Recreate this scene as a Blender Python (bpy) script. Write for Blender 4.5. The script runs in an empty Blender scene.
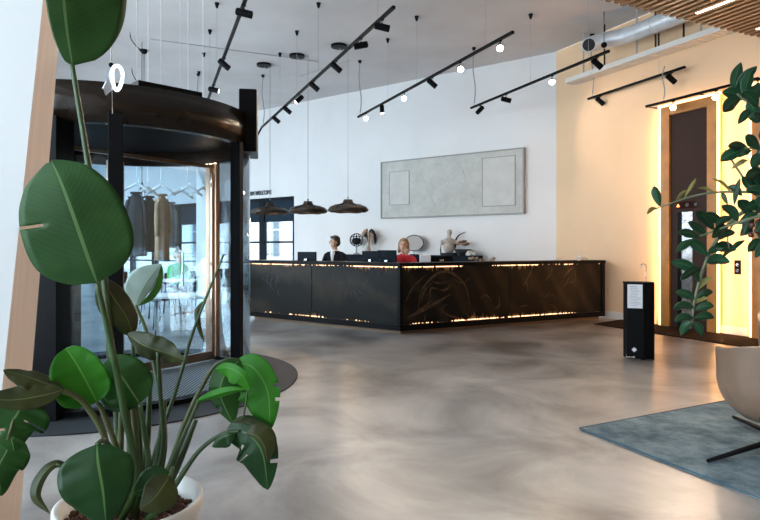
import bpy, bmesh, math, random
from mathutils import Vector, Matrix
from math import sin, cos, pi, radians
random.seed(11)
S = bpy.context.scene
COL = S.collection
V = Vector
H = 1.4; F = 600.0; HY = 247.0

def P(px, py, Y):
    """point seen at a place in the photo, at distance Y"""
    return V(((px - 380) / F * Y, Y, H + (HY - py) * Y / F))

# ------------------------------------------------------------------ materials
def mat(name, color, rough=.5, metal=0., emit=None, estr=0., noise=0., nscale=8., bump=0., bscale=60., trans=0., spec=.5, alpha=1., coat=0.):
    m = bpy.data.materials.new(name); m.use_nodes = True
    nt = m.node_tree; b = nt.nodes['Principled BSDF']
    b.inputs['Base Color'].default_value = (*color, 1)
    b.inputs['Roughness'].default_value = rough
    b.inputs['Metallic'].default_value = metal
    b.inputs['Specular IOR Level'].default_value = spec
    b.inputs['Coat Weight'].default_value = coat
    if emit:
        b.inputs['Emission Color'].default_value = (*emit, 1)
        b.inputs['Emission Strength'].default_value = estr
    tc = nt.nodes.new('ShaderNodeTexCoord')
    if noise > 0:
        n = nt.nodes.new('ShaderNodeTexNoise'); n.inputs['Scale'].default_value = nscale; n.inputs['Detail'].default_value = 5
        nt.links.new(tc.outputs['Object'], n.inputs['Vector'])
        r = nt.nodes.new('ShaderNodeValToRGB')
        r.color_ramp.elements[0].position = .3; r.color_ramp.elements[1].position = .7
        r.color_ramp.elements[0].color = (*[c * (1 - noise) for c in color], 1)
        r.color_ramp.elements[1].color = (*[min(1, c * (1 + noise)) for c in color], 1)
        nt.links.new(n.outputs['Fac'], r.inputs['Fac']); nt.links.new(r.outputs['Color'], b.inputs['Base Color'])
    if bump > 0:
        n2 = nt.nodes.new('ShaderNodeTexNoise'); n2.inputs['Scale'].default_value = bscale
        nt.links.new(tc.outputs['Object'], n2.inputs['Vector'])
        bp = nt.nodes.new('ShaderNodeBump'); bp.inputs['Strength'].default_value = bump; bp.inputs['Distance'].default_value = .01
        nt.links.new(n2.outputs['Fac'], bp.inputs['Height']); nt.links.new(bp.outputs['Normal'], b.inputs['Normal'])
    return m

def glassmat(name, tint=(.9, .97, 1), refl=.12, rough=0.):
    m = bpy.data.materials.new(name); m.use_nodes = True; nt = m.node_tree
    for n in list(nt.nodes): nt.nodes.remove(n)
    out = nt.nodes.new('ShaderNodeOutputMaterial'); mx = nt.nodes.new('ShaderNodeMixShader')
    t = nt.nodes.new('ShaderNodeBsdfTransparent'); g = nt.nodes.new('ShaderNodeBsdfGlossy')
    t.inputs['Color'].default_value = (*tint, 1); g.inputs['Roughness'].default_value = rough
    lw = nt.nodes.new('ShaderNodeLayerWeight'); lw.inputs['Blend'].default_value = .25
    mp = nt.nodes.new('ShaderNodeMath'); mp.operation = 'MULTIPLY_ADD'
    mp.inputs[1].default_value = .6; mp.inputs[2].default_value = refl * .4
    nt.links.new(lw.outputs['Fresnel'], mp.inputs[0])
    nt.links.new(mp.outputs[0], mx.inputs['Fac']); nt.links.new(t.outputs[0], mx.inputs[1]); nt.links.new(g.outputs[0], mx.inputs[2])
    nt.links.new(mx.outputs[0], out.inputs['Surface'])
    return m

def leafmat(name, dark, light, vein, rough=.38, trans=.2, stripes=26.):
    m = bpy.data.materials.new(name); m.use_nodes = True; nt = m.node_tree
    b = nt.nodes['Principled BSDF']; b.inputs['Roughness'].default_value = rough; b.inputs['Specular IOR Level'].default_value = .28
    uv = nt.nodes.new('ShaderNodeUVMap'); uv.uv_map = 'UVMap'
    sp = nt.nodes.new('ShaderNodeSeparateXYZ'); nt.links.new(uv.outputs[0], sp.inputs[0])
    # midrib mask from |v|
    ab = nt.nodes.new('ShaderNodeMath'); ab.operation = 'ABSOLUTE'; nt.links.new(sp.outputs[1], ab.inputs[0])
    lt = nt.nodes.new('ShaderNodeMath'); lt.operation = 'LESS_THAN'; lt.inputs[1].default_value = .035; nt.links.new(ab.outputs[0], lt.inputs[0])
    # side veins: sweep towards the tip
    a1 = nt.nodes.new('ShaderNodeMath'); a1.operation = 'MULTIPLY_ADD'; a1.inputs[1].default_value = -.22
    nt.links.new(ab.outputs[0], a1.inputs[0]); nt.links.new(sp.outputs[0], a1.inputs[2])
    a2 = nt.nodes.new('ShaderNodeMath'); a2.operation = 'MULTIPLY'; a2.inputs[1].default_value = stripes * 6.283; nt.links.new(a1.outputs[0], a2.inputs[0])
    a3 = nt.nodes.new('ShaderNodeMath'); a3.operation = 'SINE'; nt.links.new(a2.outputs[0], a3.inputs[0])
    ns = nt.nodes.new('ShaderNodeTexNoise'); ns.inputs['Scale'].default_value = 9; ns.inputs['Detail'].default_value = 4
    tc = nt.nodes.new('ShaderNodeTexCoord'); nt.links.new(tc.outputs['Object'], ns.inputs['Vector'])
    a4 = nt.nodes.new('ShaderNodeMath'); a4.operation = 'MULTIPLY_ADD'; a4.inputs[1].default_value = .05; nt.links.new(a3.outputs[0], a4.inputs[0]); nt.links.new(ns.outputs['Fac'], a4.inputs[2])
    rp = nt.nodes.new('ShaderNodeValToRGB'); rp.color_ramp.elements[0].position = .25; rp.color_ramp.elements[1].position = .8
    rp.color_ramp.elements[0].color = (*dark, 1); rp.color_ramp.elements[1].color = (*light, 1)
    nt.links.new(a4.outputs[0], rp.inputs['Fac'])
    mx = nt.nodes.new('ShaderNodeMix'); mx.data_type = 'RGBA'; mx.inputs[7].default_value = (*vein, 1)
    nt.links.new(lt.outputs[0], mx.inputs[0]); nt.links.new(rp.outputs['Color'], mx.inputs[6])
    nt.links.new(mx.outputs[2], b.inputs['Base Color'])
    bp = nt.nodes.new('ShaderNodeBump'); bp.inputs['Strength'].default_value = .05; bp.inputs['Distance'].default_value = .002
    nt.links.new(a3.outputs[0], bp.inputs['Height']); nt.links.new(bp.outputs['Normal'], b.inputs['Normal'])
    tr = nt.nodes.new('ShaderNodeBsdfTranslucent'); nt.links.new(mx.outputs[2], tr.inputs['Color'])
    ms = nt.nodes.new('ShaderNodeMixShader'); ms.inputs['Fac'].default_value = trans
    out = nt.nodes['Material Output']
    nt.links.new(b.outputs[0], ms.inputs[1]); nt.links.new(tr.outputs[0], ms.inputs[2]); nt.links.new(ms.outputs[0], out.inputs['Surface'])
    return m

M = {}
M['wall'] = mat('white_plaster', (.74, .74, .75), .85, noise=.03, nscale=1.2)
M['wallwarm'] = mat('cream_plaster', (.80, .55, .345), .8, noise=.03, nscale=1.2)  # warm lamp light on the cream wall is put into this colour
M['black'] = mat('black_metal', (.006, .006, .007), .4, spec=.06)
M['blackmatte'] = mat('matte_black', (.008, .008, .009), .6, spec=.05)
M['darkframe'] = mat('dark_steel_frame', (.008, .012, .018), .5, spec=.05)
M['darkpanel'] = mat('dark_transom', (.014, .028, .045), .6, spec=.05)
M['bronze'] = mat('dark_bronze', (.014, .009, .006), .22, metal=.1, spec=.35, noise=.3, nscale=3)
M['copper'] = mat('brushed_copper_tube', (.30, .19, .13), .3, metal=.9)
M['glass'] = glassmat('clear_glass')
M['doorglass'] = glassmat('door_glass', (.88, .955, 1), .12)
M['white'] = mat('white_paint', (.8, .8, .8), .45)
M['baseb'] = mat('white_skirting', (.78, .72, .66), .5)
M['wood'] = mat('oak_lining', (.50, .19, .035), .45, noise=.2, nscale=4)
M['slat'] = mat('oak_slat', (.20, .095, .034), .5, noise=.25, nscale=5)
M['slatback'] = mat('dark_slat_backing', (.03, .017, .010), .8)
M['liftpanel'] = mat('brown_lift_panel', (.050, .028, .022), .6, spec=.08)
M['steel'] = mat('patterned_steel', (.45, .44, .45), .25, metal=.9, noise=.45, nscale=12)
M['chrome'] = mat('chrome', (.7, .7, .7), .15, metal=1)
M['mat'] = mat('brown_floor_mat', (.020, .011, .007), .95, spec=.1, bump=.4, bscale=200)
M['ring'] = mat('grey_kerb_ring', (.022, .025, .030), .55, noise=.1, spec=.25)
M['duct'] = mat('galvanised_duct', (.62, .66, .70), .4, metal=.25, noise=.1, nscale=9)
M['tray'] = mat('white_cable_tray', (.78, .74, .70), .5)
M['leather'] = mat('tan_leather', (.20, .125, .085), .42, noise=.08, nscale=6, bump=.25, bscale=140)
M['skin'] = mat('skin', (.62, .36, .26), .5)
M['skin2'] = mat('skin_tanned', (.50, .27, .18), .5)
M['hairblack'] = mat('black_hair', (.015, .011, .010), .45, bump=.5, bscale=80)
M['hairblond'] = mat('blond_hair', (.24, .14, .065), .45, bump=.5, bscale=80)
M['suit'] = mat('black_suit', (.008, .009, .013), .8, spec=.2)
M['shirt'] = mat('white_shirt', (.8, .82, .85), .7)
M['red'] = mat('red_knit', (.62, .012, .03), .7)
M['green'] = mat('green_knit', (.02, .42, .10), .7)
M['jeans'] = mat('dark_denim', (.03, .045, .08), .8)
M['eye'] = mat('dark_eye', (.02, .012, .01), .2)
M['lip'] = mat('lip', (.40, .12, .10), .5)
M['cord'] = mat('grey_cord', (.30, .31, .33), .6)
M['wire'] = mat('steel_wire', (.42, .42, .44), .4, metal=.5)
M['rope'] = mat('white_cord', (.78, .80, .82), .6)
M['potw'] = mat('white_pot_glaze', (.72, .71, .69), .35, noise=.02)
M['clay'] = mat('clay_pellets', (.11, .040, .022), .85, noise=.35, nscale=30)
M['petiole'] = mat('leaf_stalk', (.032, .066, .018), .4, noise=.35, nscale=10)
M['petiole2'] = mat('brown_leaf_stalk', (.07, .080, .025), .45, noise=.35, nscale=10)
M['branch'] = mat('grey_green_branch', (.10, .12, .06), .5, noise=.3, nscale=14)
M['L_dark'] = leafmat('leaf_dark', (.006, .030, .007), (.018, .066, .016), (.09, .19, .06), .34, .10)
M['L_mid'] = leafmat('leaf_mid', (.012, .055, .009), (.034, .115, .022), (.15, .27, .10), .36, .25)
M['L_big'] = leafmat('leaf_big', (.016, .058, .014), (.034, .100, .024), (.11, .20, .075), .42, .12)
M['L_bright'] = leafmat('leaf_bright', (.03, .17, .012), (.06, .30, .025), (.12, .36, .06), .4, .35)
M['L_olive'] = leafmat('leaf_olive', (.016, .024, .007), (.055, .060, .016), (.12, .14, .05), .38, .12)
M['L_pale'] = leafmat('leaf_pale', (.30, .40, .36), (.42, .52, .47), (.2, .35, .15), .25, .1)  # white sheen on the leaf is put into its base colour
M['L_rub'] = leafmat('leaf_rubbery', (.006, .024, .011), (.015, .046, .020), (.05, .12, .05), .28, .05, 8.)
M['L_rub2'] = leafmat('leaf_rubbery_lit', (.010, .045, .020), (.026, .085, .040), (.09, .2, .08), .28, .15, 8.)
M['L_yel'] = leafmat('leaf_yellowing', (.16, .15, .04), (.3, .25, .08), (.3, .3, .1), .35, .3, 8.)
M['warmLED'] = mat('warm_led', (1, .8, .5), .5, emit=(1, .55, .20), estr=3.2)
M['deskLED'] = mat('desk_led', (1, .8, .6), .5, emit=(1, .56, .28), estr=3)
M['backplate'] = mat('bronze_backplate', (.22, .13, .08), .6)
M['slatLED'] = mat('ceiling_led', (1, .95, .85), .5, emit=(1, .86, .66), estr=7)
M['lampOn'] = mat('lit_spot_lens', (1, .9, .8), .5, emit=(1, .80, .56), estr=120)
M['lampDim'] = mat('lit_spot_reflector', (1, .95, .9), .5, emit=(1, .88, .75), estr=4)
M['bulb'] = mat('warm_bulb', (1, .9, .8), .5, emit=(1, .75, .5), estr=12)
M['orange'] = mat('lift_digits', (1, .4, .1), .5, emit=(1, .22, .05), estr=5)
M['display'] = mat('lift_display_glass', (.03, .006, .005), .6, spec=.05)
M['paper'] = mat('white_paper', (.80, .80, .84), .7)
M['ink'] = mat('grey_print', (.45, .45, .5), .7)
M['darkink'] = mat('dark_letters', (.03, .045, .06), .5)
M['tan'] = mat('tan_wool', (.36, .21, .12), .85, noise=.15, nscale=10)
M['charcoal'] = mat('charcoal_wool', (.022, .024, .030), .9, noise=.2, nscale=10)
M['navy'] = mat('black_wool', (.010, .010, .014), .9, noise=.2, nscale=10)
M['greycloth'] = mat('grey_wool', (.22, .23, .26), .85, noise=.2, nscale=10)
M['bag'] = mat('frosted_glass_shade', (.55, .66, .80), .25)
M['ringlight'] = mat('lit_glass_ring', (1, 1, 1), .3, emit=(.85, .93, 1), estr=1.6)
M['tabletop'] = mat('white_tabletop', (.75, .75, .74), .4)
M['monitor'] = mat('monitor_shell', (.006, .010, .016), .5, spec=.06)
M['facade'] = mat('pale_stone_facade', (.85, .84, .82), .9, noise=.05, nscale=1)
M['facwin'] = mat('facade_window_glass', (.22, .28, .33), .2)
M['asphalt'] = mat('street_paving', (.55, .56, .58), .9, noise=.08)
M['relief'] = mat('pale_relief', (.56, .55, .52), .7)
M['reliefframe'] = mat('grey_relief_frame', (.30, .30, .28), .6)
M['pillar_w'] = M['wall']
M['bust'] = mat('stone_bust', (.45, .40, .36), .7, noise=.3, nscale=9)
M['dried'] = mat('dried_petals', (.36, .26, .18), .8, noise=.4, nscale=9)
M['fluff'] = mat('white_fluff', (.7, .68, .66), .9)

# wood pillar face
def pillar_wood():
    m = mat('pale_timber_face', (.60, .47, .40), .6)
    nt = m.node_tree; b = nt.nodes['Principled BSDF']; tc = nt.nodes.new('ShaderNodeTexCoord')
    mp = nt.nodes.new('ShaderNodeMapping'); mp.inputs['Scale'].default_value = (14, 14, .7); nt.links.new(tc.outputs['Object'], mp.inputs[0])
    n = nt.nodes.new('ShaderNodeTexNoise'); n.inputs['Scale'].default_value = 1.5; n.inputs['Detail'].default_value = 6; nt.links.new(mp.outputs[0], n.inputs['Vector'])
    r = nt.nodes.new('ShaderNodeValToRGB'); r.color_ramp.elements[0].color = (.66, .55, .49, 1); r.color_ramp.elements[1].color = (.74, .64, .58, 1)
    r.color_ramp.elements[0].position = .3; r.color_ramp.elements[1].position = .7
    nt.links.new(n.outputs['Fac'], r.inputs['Fac']); nt.links.new(r.outputs['Color'], b.inputs['Base Color'])
    return m
M['pillar'] = pillar_wood()

def floor_mat():
    m = mat('polished_concrete', (.3, .28, .27), .25); nt = m.node_tree; b = nt.nodes['Principled BSDF']
    tc = nt.nodes.new('ShaderNodeTexCoord')
    n = nt.nodes.new('ShaderNodeTexNoise'); n.inputs['Scale'].default_value = .9; n.inputs['Detail'].default_value = 10; n.inputs['Roughness'].default_value = .6; n.inputs['Distortion'].default_value = .6
    nt.links.new(tc.outputs['Object'], n.inputs['Vector'])
    r = nt.nodes.new('ShaderNodeValToRGB'); e = r.color_ramp.elements
    e[0].position = .33; e[0].color = (.095, .082, .075, 1); e[1].position = .67; e[1].color = (.40, .375, .36, 1)
    nt.links.new(n.outputs['Fac'], r.inputs['Fac']); nt.links.new(r.outputs['Color'], b.inputs['Base Color'])
    n2 = nt.nodes.new('ShaderNodeTexNoise'); n2.inputs['Scale'].default_value = 2.2; n2.inputs['Detail'].default_value = 6
    nt.links.new(tc.outputs['Object'], n2.inputs['Vector'])
    mr = nt.nodes.new('ShaderNodeMapRange'); mr.inputs['To Min'].default_value = .29; mr.inputs['To Max'].default_value = .36
    nt.links.new(n2.outputs['Fac'], mr.inputs['Value']); nt.links.new(mr.outputs[0], b.inputs['Roughness'])
    b.inputs['Specular IOR Level'].default_value = .6
    return m
M['floor'] = floor_mat()

def ceil_mat():
    m = mat('concrete_ceiling', (.5, .49, .5), .9); nt = m.node_tree; b = nt.nodes['Principled BSDF']
    tc = nt.nodes.new('ShaderNodeTexCoord')
    n = nt.nodes.new('ShaderNodeTexNoise'); n.inputs['Scale'].default_value = .7; n.inputs['Detail'].default_value = 8
    nt.links.new(tc.outputs['Object'], n.inputs['Vector'])
    r = nt.nodes.new('ShaderNodeValToRGB'); e = r.color_ramp.elements
    e[0].position = .3; e[0].color = (.50, .48, .48, 1); e[1].position = .7; e[1].color = (.60, .58, .585, 1)
    nt.links.new(n.outputs['Fac'], r.inputs['Fac']); nt.links.new(r.outputs['Color'], b.inputs['Base Color'])
    return m
M['ceil'] = ceil_mat()

def rug_mat():
    m = mat('blue_grey_rug', (.2, .27, .32), .95); nt = m.node_tree; b = nt.nodes['Principled BSDF']
    tc = nt.nodes.new('ShaderNodeTexCoord')
    n = nt.nodes.new('ShaderNodeTexNoise'); n.inputs['Scale'].default_value = 2.6; n.inputs['Detail'].default_value = 12; n.inputs['Roughness'].default_value = .75
    nt.links.new(tc.outputs['Object'], n.inputs['Vector'])
    r = nt.nodes.new('ShaderNodeValToRGB'); e = r.color_ramp.elements
    e[0].position = .38; e[0].color = (.040, .085, .115, 1); e[1].position = .62; e[1].color = (.22, .29, .32, 1)
    nt.links.new(n.outputs['Fac'], r.inputs['Fac']); nt.links.new(r.outputs['Color'], b.inputs['Base Color'])
    n2 = nt.nodes.new('ShaderNodeTexNoise'); n2.inputs['Scale'].default_value = 160
    nt.links.new(tc.outputs['Object'], n2.inputs['Vector'])
    bp = nt.nodes.new('ShaderNodeBump'); bp.inputs['Strength'].default_value = .6; bp.inputs['Distance'].default_value = .01
    nt.links.new(n2.outputs['Fac'], bp.inputs['Height']); nt.links.new(bp.outputs['Normal'], b.inputs['Normal'])
    return m
M['rug'] = rug_mat()

def engraved():
    m = mat('engraved_dark_metal', (.03, .025, .02), .36, metal=.0, spec=.10); nt = m.node_tree; b = nt.nodes['Principled BSDF']
    tc = nt.nodes.new('ShaderNodeTexCoord')
    w = nt.nodes.new('ShaderNodeTexWave'); w.wave_type = 'BANDS'; w.bands_direction = 'DIAGONAL'; w.inputs['Scale'].default_value = .8; w.inputs['Distortion'].default_value = 7; w.inputs['Detail'].default_value = 3; w.inputs['Detail Scale'].default_value = .7
    nt.links.new(tc.outputs['Object'], w.inputs['Vector'])
    n = nt.nodes.new('ShaderNodeTexNoise'); n.inputs['Scale'].default_value = 7; n.inputs['Detail'].default_value = 10; n.inputs['Roughness'].default_value = .7
    nt.links.new(tc.outputs['Object'], n.inputs['Vector'])
    mu = nt.nodes.new('ShaderNodeMath'); mu.operation = 'MULTIPLY'; nt.links.new(w.outputs['Fac'], mu.inputs[0]); nt.links.new(n.outputs['Fac'], mu.inputs[1])
    r = nt.nodes.new('ShaderNodeValToRGB'); e = r.color_ramp.elements
    e[0].position = .2; e[0].color = (.007, .0068, .0068, 1); e[1].position = .62; e[1].color = (.028, .021, .015, 1)
    nt.links.new(mu.outputs[0], r.inputs['Fac']); nt.links.new(r.outputs['Color'], b.inputs['Base Color'])
    bp = nt.nodes.new('ShaderNodeBump'); bp.inputs['Strength'].default_value = .35; bp.inputs['Distance'].default_value = .006
    nt.links.new(mu.outputs[0], bp.inputs['Height']); nt.links.new(bp.outputs['Normal'], b.inputs['Normal'])
    return m
M['engraved'] = engraved()

def grille():
    m = mat('grille_matting', (.3, .31, .33), .5, metal=.3); nt = m.node_tree; b = nt.nodes['Principled BSDF']
    tc = nt.nodes.new('ShaderNodeTexCoord')
    w = nt.nodes.new('ShaderNodeTexWave'); w.bands_direction = 'X'; w.inputs['Scale'].default_value = 9
    nt.links.new(tc.outputs['Object'], w.inputs['Vector'])
    r = nt.nodes.new('ShaderNodeValToRGB'); e = r.color_ramp.elements
    e[0].position = .35; e[0].color = (.05, .052, .058, 1); e[1].position = .6; e[1].color = (.34, .35, .37, 1)
    nt.links.new(w.outputs['Fac'], r.inputs['Fac']); nt.links.new(r.outputs['Color'], b.inputs['Base Color'])
    return m
M['grille'] = grille()

def woven():
    m = mat('woven_lamp_mesh', (.06, .045, .035), .45, metal=.6)
    nt = m.node_tree; b = nt.nodes['Principled BSDF']; out = nt.nodes['Material Output']
    uv = nt.nodes.new('ShaderNodeUVMap'); uv.uv_map = 'UVMap'
    mp = nt.nodes.new('ShaderNodeMapping'); mp.inputs['Scale'].default_value = (90, 26, 1); nt.links.new(uv.outputs[0], mp.inputs[0])
    ck = nt.nodes.new('ShaderNodeTexBrick'); ck.inputs['Scale'].default_value = 1; ck.inputs['Mortar Size'].default_value = .16
    ck.inputs['Color1'].default_value = (0, 0, 0, 1); ck.inputs['Color2'].default_value = (0, 0, 0, 1); ck.inputs['Mortar'].default_value = (1, 1, 1, 1)
    nt.links.new(mp.outputs[0], ck.inputs['Vector'])
    tr = nt.nodes.new('ShaderNodeBsdfTransparent'); mx = nt.nodes.new('ShaderNodeMixShader')
    mr = nt.nodes.new('ShaderNodeMapRange'); mr.inputs['To Min'].default_value = .3; mr.inputs['To Max'].default_value = 1
    nt.links.new(ck.outputs['Color'], mr.inputs['Value'])
    nt.links.new(mr.outputs[0], mx.inputs['Fac']); nt.links.new(tr.outputs[0], mx.inputs[1]); nt.links.new(b.outputs[0], mx.inputs[2]); nt.links.new(mx.outputs[0], out.inputs['Surface'])
    return m
M['woven'] = woven()

# ------------------------------------------------------------------ object helpers
def thing(name, loc, label, cat, rotz=0., group=None):
    o = bpy.data.objects.new(name, None); COL.objects.link(o); o.empty_display_size = .1
    o.location = loc; o.rotation_euler = (0, 0, rotz); o['label'] = label; o['category'] = cat
    if group: o['group'] = group
    return o
def tag(o, label, cat, group=None):
    o['label'] = label; o['category'] = cat
    if group: o['group'] = group
    return o
def obj(name, bm, m, parent=None, smooth=False, loc=None, world=False):
    """link one mesh. world=True: the mesh is in world coordinates and its parent sits unrotated"""
    if world and parent is not None:
        p = parent; off = V((0, 0, 0))
        while p is not None: off += p.location; p = p.parent
        bmesh.ops.translate(bm, verts=bm.verts, vec=-off)
    bmesh.ops.recalc_face_normals(bm, faces=bm.faces)
    me = bpy.data.meshes.new(name); bm.to_mesh(me); bm.free()
    if isinstance(m, (list, tuple)):
        for x in m: me.materials.append(x)
    else: me.materials.append(m)
    if smooth:
        for f in me.polygons: f.use_smooth = True
    o = bpy.data.objects.new(name, me); COL.objects.link(o)
    if loc is not None: o.location = loc
    if parent is not None: o.parent = parent
    return o
def struct(name, bm, m, parent=None, **k):
    o = obj(name, bm, m, parent, **k); o['kind'] = 'structure'; return o
def B(): return bmesh.new()
def box(bm, x0, x1, y0, y1, z0, z1, bevel=0, mtx=None):
    vs = [bm.verts.new((x, y, z)) for x in (x0, x1) for y in (y0, y1) for z in (z0, z1)]
    idx = [(0, 1, 3, 2), (4, 6, 7, 5), (0, 4, 5, 1), (2, 3, 7, 6), (0, 2, 6, 4), (1, 5, 7, 3)]
    fs = [bm.faces.new([vs[i] for i in q]) for q in idx]
    if bevel:
        es = list({e for f in fs for e in f.edges})
        r = bmesh.ops.bevel(bm, geom=es, offset=bevel, segments=2, affect='EDGES', profile=.5)
        vs = list({v for f in r['faces'] for v in f.verts} | {v for v in vs if v.is_valid})
    if mtx is not None: bmesh.ops.transform(bm, matrix=mtx, verts=[v for v in vs if v.is_valid])
    return bm
def frame_axes(d):
    d = d.normalized(); up = V((0, 0, 1)) if abs(d.z) < .95 else V((1, 0, 0))
    a = d.cross(up).normalized(); b = a.cross(d).normalized(); return a, b
def tube(bm, pts, rad, n=8, closed=False, caps=True):
    pts = [V(p) for p in pts]; N = len(pts)
    if not isinstance(rad, (list, tuple)): rad = [rad] * N
    rings = []; a = None
    for i, p in enumerate(pts):
        if closed: d = pts[(i + 1) % N] - pts[i - 1]
        else: d = pts[min(i + 1, N - 1)] - pts[max(i - 1, 0)]
        if a is None: a, b = frame_axes(d)
        else:
            dn = d.normalized(); a = (a - dn * a.dot(dn)); a = a.normalized() if a.length > 1e-6 else frame_axes(d)[0]; b = dn.cross(a)
        rings.append([bm.verts.new(p + (a * cos(2 * pi * k / n) + b * sin(2 * pi * k / n)) * rad[i]) for k in range(n)])
    for i in range(N if closed else N - 1):
        r0, r1 = rings[i], rings[(i + 1) % N]
        for k in range(n):
            bm.faces.new((r0[k], r0[(k + 1) % n], r1[(k + 1) % n], r1[k]))
    if caps and not closed:
        bm.faces.new(rings[0][::-1]); bm.faces.new(rings[-1])
    return bm
def lathe(bm, prof, n=32, c=(0, 0, 0), ang=(0, 2 * pi), uv=False):
    full = abs(ang[1] - ang[0] - 2 * pi) < 1e-6
    cols = []
    m = n if full else n + 1
    for k in range(m):
        a = ang[0] + (ang[1] - ang[0]) * k / n
        cols.append([bm.verts.new((c[0] + r * cos(a), c[1] + r * sin(a), c[2] + z)) for r, z in prof])
    for k in range(n):
        A, Bc = cols[k], cols[(k + 1) % m]
        for i in range(len(prof) - 1):
            q = [A[i], Bc[i], Bc[i + 1], A[i + 1]]
            try: bm.faces.new(q)
            except ValueError: pass
    return bm
def disc(bm, r, z, n=48, c=(0, 0)):
    bm.faces.new([bm.verts.new((c[0] + r * cos(2 * pi * k / n), c[1] + r * sin(2 * pi * k / n), z)) for k in range(n)]); return bm
def ball(bm, c, r, sc=(1, 1, 1), sub=2, rot=None):
    mt = Matrix.Translation(V(c)) @ (rot if rot is not None else Matrix.Identity(4)) @ Matrix.Diagonal((r * sc[0], r * sc[1], r * sc[2], 1))
    bmesh.ops.create_icosphere(bm, subdivisions=sub, radius=1, matrix=mt); return bm
def prism(bm, poly, z0, z1):
    a = [bm.verts.new((x, y, z0)) for x, y in poly]; b = [bm.verts.new((x, y, z1)) for x, y in poly]
    n = len(poly); bm.faces.new(a[::-1]); bm.faces.new(b)
    for i in range(n): bm.faces.new((a[i], a[(i + 1) % n], b[(i + 1) % n], b[i]))
    return bm
def cat(pts, n):
    """Catmull-Rom through points, n samples"""
    pts = [V(p) for p in pts]; q = [pts[0] * 2 - pts[1]] + pts + [pts[-1] * 2 - pts[-2]]; out = []; m = len(pts) - 1
    for i in range(n):
        s = i / (n - 1) * m; k = min(int(s), m - 1); t = s - k; a, b, c, d = q[k:k + 4]
        out.append(.5 * ((2 * b) + (c - a) * t + (2 * a - 5 * b + 4 * c - d) * t * t + (3 * b - a - 3 * c + d) * t ** 3))
    return out
def cylbetween(bm, a, b, r, n=16): return tube(bm, [a, b], r, n)

# ------------------------------------------------------------------ frames of the place
CEIL = 5.67
dA = V((-.804, .595, 0)); nA = V((-.595, -.804, 0)); cA = V((3.85, 13.13, 0))     # white wall, running left
dE = V((.438, -.899, 0)); nE = V((-.899, -.438, 0)); cE = V((4.6, 11.6, 0))       # lift wall, running right
rotA = math.atan2(-.595, .804); rotE = math.atan2(-.899, .438)
cL = V((-5.0, 6.3, 0)); dL = V((-.438, .899, 0)); nL = V((.899, .438, 0)); rotL = math.atan2(.899, -.438)
def pA(t, z=0., d=0.): p = cA + dA * t + nA * d; p.z = z; return p
def pE(t, z=0., d=0.): p = cE + dE * t + nE * d; p.z = z; return p
def tE2(px, d):
    r = (px - 380) / F; c = cE + nE * d; return (r * c.y - c.x) / (.438 + .899 * r)
def tE(px): r = (px - 380) / F; return (r * 11.6 - 4.6) / (.438 + .899 * r)
def tA(px): r = (px - 380) / F; return (3.85 - r * 13.13) / (.804 + .595 * r)
def wallbox(bm, c, d, n, t0, t1, z0, z1, d0, d1):
    vs = []
    for t in (t0, t1):
        for dd in (d0, d1):
            for z in (z0, z1):
                p = c + d * t + n * dd; vs.append(bm.verts.new((p.x, p.y, z)))
    for q in [(0, 1, 3, 2), (4, 6, 7, 5), (0, 4, 5, 1), (2, 3, 7, 6), (0, 2, 6, 4), (1, 5, 7, 3)]: bm.faces.new([vs[i] for i in q])

# floor and ceiling
EL = 12.3                                            # how far the lift wall runs towards the viewer
TL = 22.6
e_end = pE(EL); a_end = pA(TL)
fl = [(e_end.x, e_end.y), (cA.x, cA.y), (a_end.x, a_end.y), ((cL - dL * 11.4).x, (cL - dL * 11.4).y), (e_end.x, -4.0)]
bm = B(); prism(bm, fl, -.12, 0); struct('floor', bm, M['floor'])
bm = B(); prism(bm, [(e_end.x, e_end.y), (cA.x, cA.y), (a_end.x, a_end.y), ((cL - dL * 11.4).x, (cL - dL * 11.4).y), (e_end.x, -4.0)], CEIL, CEIL + .2); struct('ceiling', bm, M['ceil'])
# walls
bm = B(); wallbox(bm, cA, dA, nA, -.15, 7.97, 0, CEIL, -.2, 0); wallbox(bm, cA, dA, nA, 7.97, TL, 2.92, CEIL, -.2, 0); wallbox(bm, cA, dA, nA, 7.97, TL, 0, .08, -.2, 0)
struct('wall_back', bm, M['wall'])
bm = B(); wallbox(bm, cE, dE, nE, -1.707, EL, 0, CEIL, -.2, 0); struct('wall_right', bm, M['wallwarm'])
bm = B(); wallbox(bm, cL, dL, nL, -11.4, 22.4, 4.3, CEIL, -.2, 0); wallbox(bm, cL, dL, nL, -11.4, 22.4, 0, .08, -.2, 0); struct('wall_left', bm, M['wall'])
# faint joints in the ceiling
bm = B()
for k, (a, b) in enumerate([(P(150, 36, 12.3), P(318, 61, 13.8)), (P(350, 60, 13.7), P(300, 76, 15))]):
    a.z = b.z = CEIL - .004; tube(bm, [a, b], .012, 4)
struct('trim_1', bm, M['wire'])
# skirting
bm = B()
wallbox(bm, cE, dE, nE, -1.2, tE(655), 0, .14, 0, .02); wallbox(bm, cE, dE, nE, tE(721), tE(748), 0, .14, 0, .02); wallbox(bm, cE, dE, nE, 4.1, EL, 0, .14, 0, .02)
struct('baseboard_right', bm, M['baseb'])
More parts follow.
